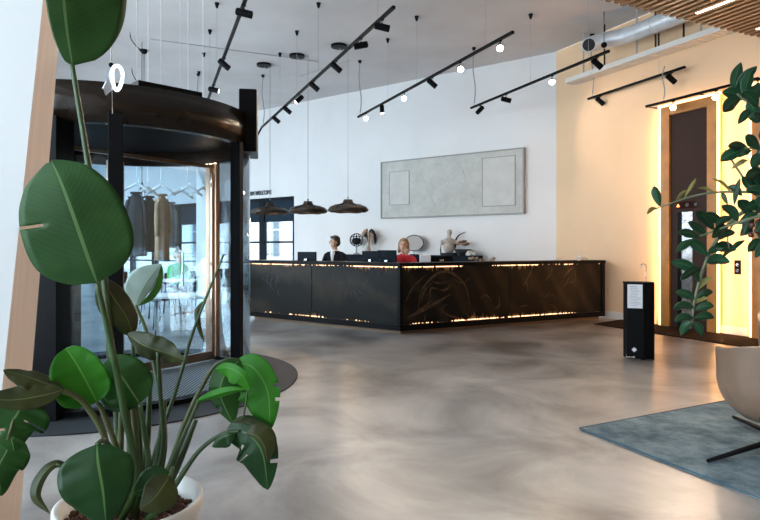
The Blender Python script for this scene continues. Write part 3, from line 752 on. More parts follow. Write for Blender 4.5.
for k in range(26):
    x = rn.uniform(.15, 3.6); z = rn.uniform(.25, .9); a = rn.uniform(-1.2, 1.2); l = rn.uniform(.15, .45); b_ = rn.uniform(-.1, .1)
    cv.append(([(x, z), (x + l * .5 * cos(a) - b_ * sin(a), z + l * .5 * sin(a) + b_), (x + l * cos(a), z + l * sin(a))], rn.uniform(.006, .022)))
ornament(LdR, nr, [c for c in cv if all(.09 < p[0] < 2.18 for p in c[0])], M['etch'])
ornament(LdR, nr, [c for c in cv if all(2.26 < p[0] < 4.4 for p in c[0])], M['etch'])
for lo_x, hi_x in ((.7, 1.5), (2.6, 3.1)):
    cv2 = []
    for k in range(9):
        x = rn.uniform(lo_x, hi_x); z = rn.uniform(.45, .75); a = rn.uniform(.5, 2.2); l = rn.uniform(.12, .28)
        cv2.append(([(x, z), (x + l * .5 * cos(a) + .05, z + l * .5 * sin(a)), (x + l * cos(a), z + l * sin(a))], rn.uniform(.004, .012)))
    ornament(LdL, nl, cv2, M['etch2'])

# monitors
def monitor(px, Y, rz, lab, w=.46, tp=1.31):
    p = V(((px - 380) / F * Y, Y, .98)); t = thing('desktop_monitor', p, lab, 'monitor', rz)
    bm = B(); box(bm, -w / 2, w / 2, -.015, .015, tp - .98 - .27, tp - .98, .008); obj('screen_housing', bm, M['monitor'], t)
    bm = B(); box(bm, -w / 2 + .015, w / 2 - .015, .0155, .018, tp - .98 - .255, tp - .98 - .015); obj('screen', bm, M['blackmatte'], t)
    bm = B(); box(bm, -.03, .03, -.05, -.016, .015, .2, .005); box(bm, -.12, .12, -.12, .08, .0, .015, .004); obj('stand', bm, M['chrome'], t)
monitor(307, 11.28, -.55, 'black desktop monitor seen from behind, left of the man in the suit', .44)
monitor(387, 10.35, -.45, 'black desktop monitor between the man and the woman', .36, 1.345)
monitor(371, 10.62, -.6, 'black desktop monitor directly right of the man in the suit', .38, 1.33)
monitor(440, 10.72, .35, 'low wide black monitor right of the woman in red', .5, 1.24)
bm = B(); box(bm, -.09, .09, -.12, .12, 0, .28, .01)
q = P(425, 255, 10.42); o = obj('paper_stack', bm, M['paper'], loc=V((q.x, q.y, .98))); tag(o, 'white upright paper tray beside the woman in red', 'paper tray')
# small things on counter
def bundle(px, py, Y, w, m, lab, name, z=None, c='ornament'):
    q = P(px, py, Y); zz = q.z if z is None else z; bm = B()
    for k in range(14): ball(bm, (random.uniform(-w, w), random.uniform(-.04, .04), random.uniform(.02, .07)), .03, (1, 1, 1), 1)
    o = obj(name, bm, m, loc=V((q.x, q.y, zz))); tag(o, lab, c)
q = P(582, 262, 11.3); bundle(582, 262, 11.25, .10, M['fluff'], 'small pale bundle on the right end of the counter', 'folded_cloth', 1.145, 'cloth')

# ------------------------------------------------------------------ low cabinet along the back wall and its ornaments
tc0, tc1 = 1.75, 6.25
CT = 1.20
def cab(t0, t1, lab):
    mid = pA((t0 + t1) / 2, 0, .27); w = t1 - t0
    t = thing('back_cabinet', mid, lab, 'cabinet', rotA)
    bm = B(); box(bm, -w / 2, w / 2, -.22, .24, 0, CT - .03); obj('cabinet_body', bm, M['monitor'], t)
    bm = B(); box(bm, -w / 2, w / 2, -.25, .25, CT - .03, CT, .004); obj('cabinet_top', bm, M['monitor'], t)
    for s in (-1, 1):
        bm = B(); box(bm, min(s * w / 2 * .98, s * .01), max(s * w / 2 * .98, s * .01), -.24, -.222, .08, CT - .05, .003); d = obj('cabinet_door', bm, M['monitor'], t)
        bm = B(); box(bm, s * .04 - .008, s * .04 + .008, -.262, -.241, .6, .8, .002); obj('handle', bm, M['black'], d)
cab(1.75, 3.25, 'low dark cabinet against the white wall, right of three in a row')
cab(3.25, 4.75, 'low dark cabinet against the white wall, middle one behind the woman')
cab(4.75, 6.25, 'low dark cabinet against the white wall, left of three in a row')
# wire globe vase on stand
def onA(px, d=.27):
    r = (px - 380) / F; c = cA + nA * d; t = (c.x - r * c.y) / (.804 + .595 * r); p = c + dA * t; p.z = CT; return p
p = onA(356.5); t = thing('wire_globe', p, 'black wire globe ornament on a small stand, left end of the back cabinets', 'ornament'); t.scale = (1.2, 1.2, 1.15)
bm = B()
for k in range(6):
    a = pi * k / 6; tube(bm, [(.15 * cos(b) * cos(a), .15 * cos(b) * sin(a), .34 + .15 * sin(b)) for b in [2 * pi * j / 24 for j in range(24)]], .007, 5, closed=True)
for z in (-.08, 0, .08):
    r = math.sqrt(.15 ** 2 - z * z); tube(bm, [(r * cos(b), r * sin(b), .34 + z) for b in [2 * pi * j / 24 for j in range(24)]], .007, 5, closed=True)
obj('wire_sphere', bm, M['black'], t)
bm = B(); ball(bm, (0, 0, .31), .11, (1, 1, .8)); obj('core_ball', bm, M['charcoal'], t, smooth=True)
bm = B(); lathe(bm, [(.001, 0), (.08, 0), (.07, .02), (.015, .04), (.015, .17), (.05, .2), (.001, .2)], 20); obj('stand', bm, M['greycloth'], t, smooth=True)
# vase with drooping dried leaves
p = onA(368); t = thing('dried_leaf_vase', p, 'dark vase with drooping dried brown leaves beside the wire globe', 'plant'); t.scale = (1.2, 1.2, 1.15)
bm = B(); lathe(bm, [(.001, 0), (.05, 0), (.07, .08), (.05, .2), (.03, .26), (.04, .3)], 20); obj('vase', bm, M['bust'], t, smooth=True)
for k in range(13):
    a = 2 * pi * k / 13; bm = B(); L = random.uniform(.14, .19); pts = cat([(0, 0, .28), (.4 * L * cos(a), .4 * L * sin(a), .46 + random.uniform(0, .12)), (L * cos(a), L * sin(a), .42), (L * 1.05 * cos(a), L * 1.05 * sin(a), .22 if cos(a) > -.2 else .45)], 9)
    tube(bm, pts, [.006, .012, .02, .028, .032, .030, .024, .015, .004], 6); obj('leaf', bm, M['dried'] if k % 3 else M['charcoal'], t, smooth=True)
# round mirror
p = onA(414, .2); t = thing('round_mirror', p, 'round mirror in thin dark frame behind the woman in red', 'mirror', rotA)
RM = .28
bm = B(); tube(bm, [(RM * cos(a), 0, .30 + RM * .70 * sin(a)) for a in [2 * pi * k / 40 for k in range(40)]], .012, 6, closed=True); obj('mirror_frame', bm, M['blackmatte'], t, smooth=True)
bm = B(); vs = [bm.verts.new((RM * cos(2 * pi * k / 40), -.003, .30 + RM * .70 * sin(2 * pi * k / 40))) for k in range(40)]; bm.faces.new(vs); r = bmesh.ops.extrude_face_region(bm, geom=list(bm.faces)); bmesh.ops.translate(bm, verts=[v for v in r['geom'] if isinstance(v, bmesh.types.BMVert)], vec=(0, .008, 0)); obj('mirror_glass', bm, mat('mirror_silver', (.36, .34, .32), .5, metal=.0), t)
bm = B(); tube(bm, [(0, 0, .09), (0, 0, .0)], .012, 8); box(bm, -.1, .1, -.06, .06, 0, .02, .004); obj('mirror_stand', bm, M['blackmatte'], t)
# torso ornament
p = onA(449); t = thing('torso_sculpture', p, 'pale stone torso sculpture with curved dark horn on the back cabinet', 'sculpture'); t.scale = (1.2, 1.2, 1.15)
bm = B()
for c, r, sc in [((0, 0, .16), .12, (1, .7, 1.1)), ((0, 0, .28), .13, (1, .6, .7)), ((0, 0, .40), .045, (1, 1, 1.4)), ((.01, 0, .48), .06, (.9, 1, 1.1)), ((-.13, 0, .27), .05, (.7, .8, 1.2)), ((.12, 0, .28), .05, (.7, .8, 1.2))]:
    ball(bm, c, r, sc, 2)
o = obj('torso', bm, M['bust'], t, smooth=True); md = o.modifiers.new('r', 'REMESH'); md.mode = 'VOXEL'; md.voxel_size = .015
bm = B(); tube(bm, [(-.15, 0, .30), (-.17, 0, .12), (-.16, 0, 0)], .014, 8); lathe(bm, [(.001, 0), (.17, 0), (.16, .05), (.001, .06)], 24); obj('sculpture_base', bm, M['charcoal'], t)
bm = B(); tube(bm, cat([(.12, 0, .12), (.13, 0, .3), (.2, 0, .42), (.34, 0, .49)], 12), [.022, .021, .02, .019, .018, .017, .015, .013, .011, .009, .006, .003], 8); obj('curved_horn', bm, M['blackmatte'], t, smooth=True)
p = onA(463); t = thing('dried_flower_bowl', p, 'dark bowl heaped with brown dried flowers, right of the sculpture', 'ornament'); t.scale = (1.2, 1.2, 1.15)
bm = B(); lathe(bm, [(.001, .0), (.07, 0), (.15, .07), (.17, .13), (.15, .13), (.001, .05)], 24); obj('bowl', bm, M['charcoal'], t, smooth=True)
for k in range(12):
    a = k * 2.4; rr = .03 + .10 * (k / 12); bm = B(); c = V((rr * cos(a), rr * sin(a), .2 + .09 * (1 - k / 12)))
    for j in range(6):
        ball(bm, c + V((.025 * cos(j * 1.05), .025 * sin(j * 1.05), .01)), .026, (1, 1, .6), 1)
    ball(bm, c, .02, (1, 1, 1), 1); obj('dried_flower', bm, M['dried'] if k % 2 else mat('brown_petal%d' % k, (.12, .06, .03), .8), t)
for px, lab in ((471, 'white fluffy dried tuft at the end of the back cabinet'),):
    p = onA(px, .35); bm = B(); [ball(bm, (random.uniform(-.1, .1), random.uniform(-.05, .05), random.uniform(.02, .08)), .045, (1, 1, 1), 1) for _ in range(12)]; p.z = CT; tag(obj('dried_tuft', bm, M['fluff'], loc=p), lab, 'ornament')
bundle(482, 262, 10.55, .22, M['dried'], 'row of small dark dried pods lying on the desk counter', 'dried_pods', 1.145)

# ------------------------------------------------------------------ wall relief
t0, t1 = tA(525), tA(383); w = t1 - t0; mid = pA((t0 + t1) / 2, 2.16, .0)
rel = thing('wall_relief', mid, 'wide pale grey relief panel with two framed rectangles on the white wall', 'wall art', rotA)
hh = 1.47
bm = B(); box(bm, -w / 2, w / 2, -.075, -.004, 0, hh); 
# engraved diagonal street-like lines as thin raised ribs
o = obj('relief_board', bm, M['relief'], rel)
nt = M['relief'].node_tree; b = nt.nodes['Principled BSDF']; tcn = nt.nodes.new('ShaderNodeTexCoord')
vo = nt.nodes.new('ShaderNodeTexVoronoi'); vo.feature = 'DISTANCE_TO_EDGE'; vo.inputs['Scale'].default_value = 5.5
nz = nt.nodes.new('ShaderNodeTexNoise'); nz.inputs['Scale'].default_value = 3; nz.inputs['Detail'].default_value = 8
nt.links.new(tcn.outputs['Object'], vo.inputs['Vector']); nt.links.new(tcn.outputs['Object'], nz.inputs['Vector'])
rp = nt.nodes.new('ShaderNodeValToRGB'); rp.color_ramp.elements[0].position = 0; rp.color_ramp.elements[0].color = (.49, .49, .46, 1); rp.color_ramp.elements[1].position = .06; rp.color_ramp.elements[1].color = (.55, .55, .52, 1)
nt.links.new(vo.outputs['Distance'], rp.inputs['Fac'])
mxn = nt.nodes.new('ShaderNodeMix'); mxn.data_type = 'RGBA'; mxn.blend_type = 'MULTIPLY'; mxn.inputs[0].default_value = .5
rp2 = nt.nodes.new('ShaderNodeValToRGB'); rp2.color_ramp.elements[0].position = .35; rp2.color_ramp.elements[0].color = (.7, .7, .7, 1); rp2.color_ramp.elements[1].position = .65; rp2.color_ramp.elements[1].color = (1, 1, 1, 1)
nt.links.new(nz.outputs['Fac'], rp2.inputs['Fac'])
nt.links.new(rp.outputs['Color'], mxn.inputs[6]); nt.links.new(rp2.outputs['Color'], mxn.inputs[7]); nt.links.new(mxn.outputs[2], b.inputs['Base Color'])
def rframe(x0, x1, z0, z1, th, y0, y1, name, m, fill=None):
    bm = B()
    box(bm, x0, x1, y0, y1, z0, z0 + th); box(bm, x0, x1, y0, y1, z1 - th, z1); box(bm, x0, x0 + th, y0, y1, z0 + th, z1 - th); box(bm, x1 - th, x1, y0, y1, z0 + th, z1 - th)
    r = obj(name, bm, m, rel)
    if fill: bm = B(); box(bm, x0 + th, x1 - th, -.082, -.0755, z0 + th, z1 - th); obj('inset_panel', bm, fill, rel)
rframe(-w / 2 - .012, w / 2 + .012, -.012, hh + .012, .03, -.095, -.002, 'outer_frame', M['reliefframe'])
M['inset'] = mat('pale_inset', (.56, .55, .53), .7, noise=.06, nscale=4)
xa = lambda px: (t0 + t1) / 2 - tA(px)
rframe(xa(391), xa(411), .33, 1.20, .014, -.085, -.0755, 'inset_frame', M['reliefframe'], M['inset'])
rframe(xa(483.5), xa(517), .18, 1.33, .02, -.085, -.0755, 'inset_frame', M['reliefframe'], M['inset'])
bm = B()
for a_, b_ in [((-.9, .25), (.45, 1.25)), ((.35, 1.3), (.85, .1)), ((-.5, .1), (.2, .95)), ((-1.1, .9), (-.2, 1.35)), ((-.2, .3), (.75, .75)), ((-.75, 1.1), (-.3, .2))]:
    tube(bm, [(a_[0], -.076, a_[1]), (b_[0], -.076, b_[1])], .004, 5)
obj('raised_line', bm, M['inset'], rel)

# lettering above the windows
cu = bpy.data.curves.new('lettering', 'FONT'); cu.body = 'WARM WELCOME'; cu.size = .30; cu.extrude = .015; cu.align_x = 'CENTER'; cu.align_y = 'CENTER'
tmp = bpy.data.objects.new('tmp', cu); COL.objects.link(tmp); bpy.context.view_layer.update()
me = bpy.data.meshes.new_from_object(tmp.evaluated_get(bpy.context.evaluated_depsgraph_get())); bpy.data.objects.remove(tmp)
for v in me.vertices:
    x, y, z = v.co; v.co = (x * .62, -z, y * .62)
me.materials.append(M['darkink']); o = bpy.data.objects.new('wall_lettering', me); COL.objects.link(o)
lx = [v.co.x for v in me.vertices]; sc = (tA(245) - tA(272)) / (max(lx) - min(lx))
for v in me.vertices: v.co.x *= sc; v.co.z *= 1.05
pp = pA((tA(245) + tA(272)) / 2, 3.08, .02); o.location = pp; o.rotation_euler = (0, 0, rotA); tag(o, 'small dark raised lettering on the white wall above the windows', 'lettering')

# ------------------------------------------------------------------ lift surround
def lift(ta, tb, lab, door=True):
    w = tb - ta; mid = pE((ta + tb) / 2); t = thing('lift_surround', mid, lab, 'lift', rotE)
    fw = .17; dp = .10; top = 3.86
    for s in (-1, 1):
        bm = B(); x0, x1 = sorted((s * w / 2, s * (w / 2 - fw))); box(bm, x0, x1, -dp, -.002, 0, top, .004); j = obj('wooden_jamb', bm, M['wood'], t)
        bm = B(); x0, x1 = sorted((s * (w / 2 + .004), s * (w / 2 + .034))); box(bm, x0, x1, -.10, -.06, .02, top, 0); obj('led_strip', bm, M['warmLED'], t)
    bm = B(); box(bm, -w / 2 + fw, w / 2 - fw, -dp, -.002, top - .16, top, .004); obj('wooden_head', bm, M['wood'], t)
    bm = B(); box(bm, -w / 2 - .05, w / 2 + .05, -.10, -.05, top + .004, top + .04, 0); obj('led_strip', bm, M['warmLED'], t)
    iw = w - 2 * fw
    bm = B(); box(bm, -iw / 2, iw / 2, -.05, -.002, 2.0, top - .16); hp = obj('header_panel', bm, M['liftpanel'], t)
    if door:
        bm = B(); box(bm, -iw / 2 + .14, iw / 2 - .22, -.062, -.0505, 2.06, 2.17); dsp = obj('floor_display', bm, M['display'], t)
        for k, x in enumerate((-.20, -.03, .13)):
            bm = B(); box(bm, x - .03, x + .03, -.0665, -.0625, 2.085, 2.145) if k != 0 else lathe(bm, [(.001, 0), (.028, 0), (.001, .05)], 3, (x, -.064, 2.09)); obj('display_digit', bm, M['orange'] if k == 0 else M['bronze'], dsp)
        bm = B(); box(bm, -iw / 2, -iw / 2 + .13, -.045, -.002, 0, 2.0); box(bm, iw / 2 - .30, iw / 2, -.045, -.002, 0, 2.0); obj('door_side_panel', bm, M['liftpanel'], t)
        bm = B(); box(bm, -iw / 2 + .13, -iw / 2 + .2, -.045, -.002, 0, 2.0); obj('door_edge', bm, M['black'], t)
        bm = B(); box(bm, -iw / 2 + .2, iw / 2 - .30, -.035, -.002, 0, 2.0); obj('lift_door', bm, M['steel'], t)
    else:
        bm = B(); box(bm, -iw / 2, iw / 2, -.10, -.002, 0, 2.0); obj('lift_door', bm, M['liftpanel'], t)
    return mid
lift(tE2(660.5,.1), tE2(716.5,.1), 'wood framed lift with glowing edge strips and dark brown panel')
lift(tE2(751.5,.1), tE2(751.5,.1) + 1.3, 'second wood framed opening at the right edge of the photo', False)
# call button
p = pE(tE(738), 1.08); t = thing('call_button_panel', p, 'small black lift call button plate on the cream wall', 'call button', rotE)
bm = B(); box(bm, -.05, .05, -.018, -.001, -.11, .11, .003); obj('plate', bm, M['black'], t)
for z in (-.05, .04):
    bm = B(); cylbetween(bm, (0, -.018, z), (0, -.026, z), .025); obj('button', bm, M['chrome'], t)
# dark floor mat before the lift
bm = B()
q = [pE(.1, 0, .03), pE(4.2, 0, .03), pE(4.2, 0, 1.0), pE(.35, 0, 1.0)]
prism(bm, [(v.x, v.y) for v in q][::-1], .002, .014); tag(obj('doormat', bm, M['mat']), 'long dark brown mat along the foot of the lift wall', 'mat')

# ------------------------------------------------------------------ duct, cable tray, slatted ceiling
t = thing('ventilation_duct', V((4.6, 11, 5.2)), 'silver round ventilation duct running under the ceiling with a black grille end', 'duct')
def tE2(px, d):   # distance along the lift wall for a line offset d from it
    r = (px - 380) / F; c = cE + nE * d; return (r * c.y - c.x) / (.438 + .899 * r)
dk = .45; zt = 5.22
s0 = tE2(622, dk); s1 = tE2(622, dk) + 3.6
ps = cat([pE(s0 - .45, zt - .05, dk + .36), pE(s0 - .25, zt, dk + .18), pE(s0 + .05, zt, dk + .03), pE(s0 + .6, zt, dk), pE(s1, zt, dk)], 30)
bm = B(); tube(bm, ps, .145, 24); obj('duct_pipe', bm, M['duct'], t, smooth=True, world=True)
for u in (.3, 1.3, 2.3):
    bm = B(); c = pE(s0 + .4 + u, zt, dk); tube(bm, [c - dE * .02, c + dE * .02], .152, 24); obj('joint_band', bm, M['duct'], t, smooth=False, world=True)
    bm = B(); tube(bm, [c + V((0, 0, .14)), V((c.x, c.y, CEIL))], .008, 6); obj('hanger_rod', bm, M['wire'], t, world=True)
gp = P(592, 47, 11.3); 
dv = (V((0, 0, 1.6)) - ps[0]).normalized(); e = ps[0]
bm = B(); tube(bm, [e + dv * .14, e + dv * .02, e - dv * .12], [.125, .135, .135], 28); obj('grille_ring', bm, M['duct'], t, smooth=False, world=True)
bm = B(); tube(bm, [e + dv * .141, e + dv * .15], .11, 28); obj('grille_face', bm, M['charcoal'], t, world=True)
bm = B(); q = P(604, 45, e.y - .3); ball(bm, q, .055, (1, 1, 1), 2); tube(bm, [q, V((q.x, q.y, CEIL))], .008, 6); tag(obj('sensor_ball', bm, M['black']), 'small black ball sensor hanging beside the duct end', 'sensor')
# cable tray
t = thing('cable_tray', V((4.4, 11.9, 4.8)), 'long white ribbed cable tray hung beneath the duct by the lift wall', 'cable tray')
bm = B(); ta_, tb_ = -1.1, 5.2
wallbox(bm, cE, dE, nE, ta_, tb_, 4.80, 4.815, .02, .30); wallbox(bm, cE, dE, nE, ta_, tb_, 4.80, 4.89, .29, .305); wallbox(bm, cE, dE, nE, ta_, tb_, 4.80, 4.89, .01, .025)
x = ta_
while x < tb_: wallbox(bm, cE, dE, nE, x, x + .03, 4.79, 4.80, .01, .305); x += .09
obj('tray_channel', bm, M['tray'], t, world=True)
for px in (583, 604, 636, 655, 658, 683, 700):
    ss = tE2(px, .3); bm = B(); wallbox(bm, cE, dE, nE, ss, ss + .03, 4.89, CEIL, .295, .31); obj('hanger_rod', bm, M['bronze'] if px in (604, 655, 658, 683) else M['wire'], t, world=True)
# slatted ceiling
t = thing('slatted_ceiling_panel', V((5.0, 7.5, 4.45)), 'oak slatted ceiling raft with linear lights above the lounge', 'ceiling panel')
dP = V((.902, .431, 0)); e0 = V((2.35, 7.22, 0)); k = 0
bmback = B()
q = [e0, e0 + dP * 3.55, e0 + dP * 3.55 + dE * 4.5, e0 + dE * 4.5]
prism(bmback, [(v.x, v.y) for v in q][::-1], 4.56, 4.58); obj('backing_board', bmback, M['slatback'], t, world=True)
pitch = .128; nsl = int(3.5 / pitch)
for i in range(nsl + 1):
    a = e0 + dP * (i * pitch) - dE * random.uniform(0.0, .03); b_ = a + dE * 4.5; c = dP * .058
    bm = B(); prism(bm, [(v.x, v.y) for v in (a, a + c, b_ + c, b_)][::-1], 4.45, 4.56); obj('slat', bm, M['slat'], t, world=True)
for i, u0, ln in ((14, .2, 1.6), (24, .18, 1.6), (5, 2.2, 1.6)):
    a = e0 + dP * (i * pitch + .064) + dE * u0; b_ = a + dE * ln; c = dP * .058
    bm = B(); prism(bm, [(v.x, v.y) for v in (a, a + c, b_ + c, b_)][::-1], 4.455, 4.475); obj('linear_light', bm, M['slatLED'], t, world=True)

# ------------------------------------------------------------------ dispenser stand
p = V((3.235, 7.5, 0)); t = thing('hand_sanitiser_stand', p, 'black floor standing hand sanitiser dispenser with white notice', 'dispenser', radians(-2))
fp = [(-.155, -.02), (.03, -.08), (.16, -.05), (.16, .10), (-.10, .14), (-.155, .10)]
bm = B(); prism(bm, fp, 0.015, .945); obj('cabinet', bm, M['black'], t)
bm = B(); fp2 = [(-.16, -.025), (.03, -.087), (.166, -.056), (.166, .105), (-.10, .146), (-.16, .105)]; prism(bm, fp2, .945, .965); obj('lid', bm, M['black'], t)
bm = B(); box(bm, .153, .168, -.062, .11, 0, .95); obj('side_plate', bm, M['bronze'], t)
a = math.atan2(-.06, .185); mt = Matrix.Translation(V((-.155, -.02, 0))) @ Matrix.Rotation(a, 4, 'Z')
bm = B(); box(bm, .006, .18, -.006, -.001, .64, .935, 0, mt); pn = obj('notice_sheet', bm, M['paper'], t)
rn = random.Random(4); bm = B()
for i in range(13):
    z = .90 - i * .019; x0 = .03 + rn.random() * .02; x1 = .11 + rn.random() * .06
    box(bm, x0, x1, -.0075, -.0062, z, z + (.012 if i == 0 else .005), 0, mt)
obj('printed_lines', bm, M['ink'], pn)
bm = B(); m2 = mt @ Matrix.Translation(V((.085, -.004, .125))) @ Matrix.Rotation(radians(45), 4, 'Y'); box(bm, -.022, .022, -.004, .0, -.022, .022, 0, m2); obj('diamond_sticker', bm, M['paper'], t)
bm = B(); m2 = mt @ Matrix.Translation(V((.02, -.05, .05))) @ Matrix.Rotation(.2, 4, 'X'); box(bm, -.03, .07, -.04, .05, -.008, .008, .003, m2); obj('foot_pedal', bm, M['chrome'], t)
bm = B(); ball(bm, (.01, -.10, .03), .028, (1.3, 1, .8)); obj('pedal_pivot', bm, M['blackmatte'], t)
bm = B(); tube(bm, cat([(.09, .0, .96), (.09, .0, 1.10), (.085, -.01, 1.165), (.06, -.02, 1.19), (.02, -.03, 1.18), (.015, -.03, 1.15)], 18), .006, 8); obj('nozzle', bm, M['chrome'], t, smooth=True)

# ------------------------------------------------------------------ rug and lounge chair
c0 = V((1.53, 4.59, 0)); dg = V((.889, .458, 0)); df = V((.41, -.912, 0))
q = [c0, c0 + dg * 3.2, c0 + dg * 3.2 + df * 3.4, c0 + df * 3.4]
bm = B(); prism(bm, [(v.x, v.y) for v in q][::-1], .002, .018); bmesh.ops.bevel(bm, geom=[e for e in bm.edges if abs(e.verts[0].co.z - e.verts[1].co.z) < 1e-5 and e.verts[0].co.z > .01], offset=.006, segments=2, affect='EDGES')
rug = obj('area_rug', bm, M['rug']); tag(rug, 'mottled blue grey rug on the concrete floor under the tan chair', 'rug')
bm = B(); tube(bm, [v + V((0, 0, .012)) for v in q], .009, 6, closed=True); rb = obj('rug_binding', bm, mat('blue_binding', (.05, .085, .11), .9), rug)

def shell(bm):
    n = 44; rows = 14; outer = []; inner = []
    for i in range(n + 1):
        a = -2.25 + 4.5 * i / n                      # 0 = middle of the back, which points to -y
        ca, sa = cos(a), sin(a)
        ex = abs(sa) ** .62 * (1 if sa > 0 else -1) * .375; ey = -abs(ca) ** .62 * (1 if ca > 0 else -1) * .41
        endt = abs(a) / 2.25
        top = .752 - .15 * endt ** 2; bot = .225 + .20 * max(0, endt - .6) ** 1.5
        co, ci = [], []
        for j in range(rows + 1):
            u = j / rows; z = bot + (top - bot) * u ** .8
            q = max(0, (.46 - z) / .24)
            fl = (.62 + .38 * math.sqrt(max(0, 1 - min(1, q) ** 2))) * (1 + .03 * max(0, z - .5) / .25)
            co.append(bm.verts.new((ex * fl, ey * fl, z)))
            fi = fl - .10; ci.append(bm.verts.new((ex * fi, ey * fi, z)))
        outer.append(co); inner.append(ci)
    for i in range(n):
        for j in range(rows):
            bm.faces.new((outer[i][j], outer[i + 1][j], outer[i + 1][j + 1], outer[i][j + 1])); bm.faces.new((inner[i][j], inner[i][j + 1], inner[i + 1][j + 1], inner[i + 1][j]))
        bm.faces.new((outer[i][rows], outer[i + 1][rows], inner[i + 1][rows], inner[i][rows])); bm.faces.new((outer[i][0], inner[i][0], inner[i + 1][0], outer[i + 1][0]))
    for i in (0, n):
        for j in range(rows): bm.faces.new((outer[i][j], outer[i][j + 1], inner[i][j + 1], inner[i][j]))
def lounge(CH, rz, lab, star):
    t = thing('lounge_chair', CH, lab, 'armchair', rz)
    bm = B(); shell(bm); o = obj('shell', bm, M['leather'], t, smooth=True); md = o.modifiers.new('b', 'BEVEL'); md.width = .010; md.segments = 3; md.limit_method = 'ANGLE'; md.angle_limit = radians(50)
    bm = B(); lathe(bm, [(.001, .235), (.16, .24), (.25, .27), (.33, .33), (.36, .40), (.001, .40)], 40); obj('underseat', bm, M['leather'], t, smooth=True)
    bm = B(); box(bm, -.31, .31, -.30, .36, .38, .47, .035); obj('seat_cushion', bm, M['leather'], t, smooth=True)
    bm = B(); cylbetween(bm, (0, 0, .05), (0, 0, .26), .028); obj('pedestal', bm, M['blackmatte'], t, smooth=True)
    for k in range(3):
        a = star + 2 * pi / 3 * k - rz; d = V((cos(a), sin(a), 0)); bm = B()
        tube(bm, [d * .01 + V((0, 0, .07)), d * .2 + V((0, 0, .055)), d * .72 + V((0, 0, .014))], [.026, .02, .012], 8); obj('leg', bm, M['blackmatte'], t, smooth=True)
lounge(V((2.76, 4.12, .018)), radians(-18), 'tan leather swivel tub chair nearest, seen from behind on the rug', radians(203))
lounge(V((4.07, 5.75, .018)), radians(150), 'second tan leather tub chair, farther back at the right photo edge', radians(10))

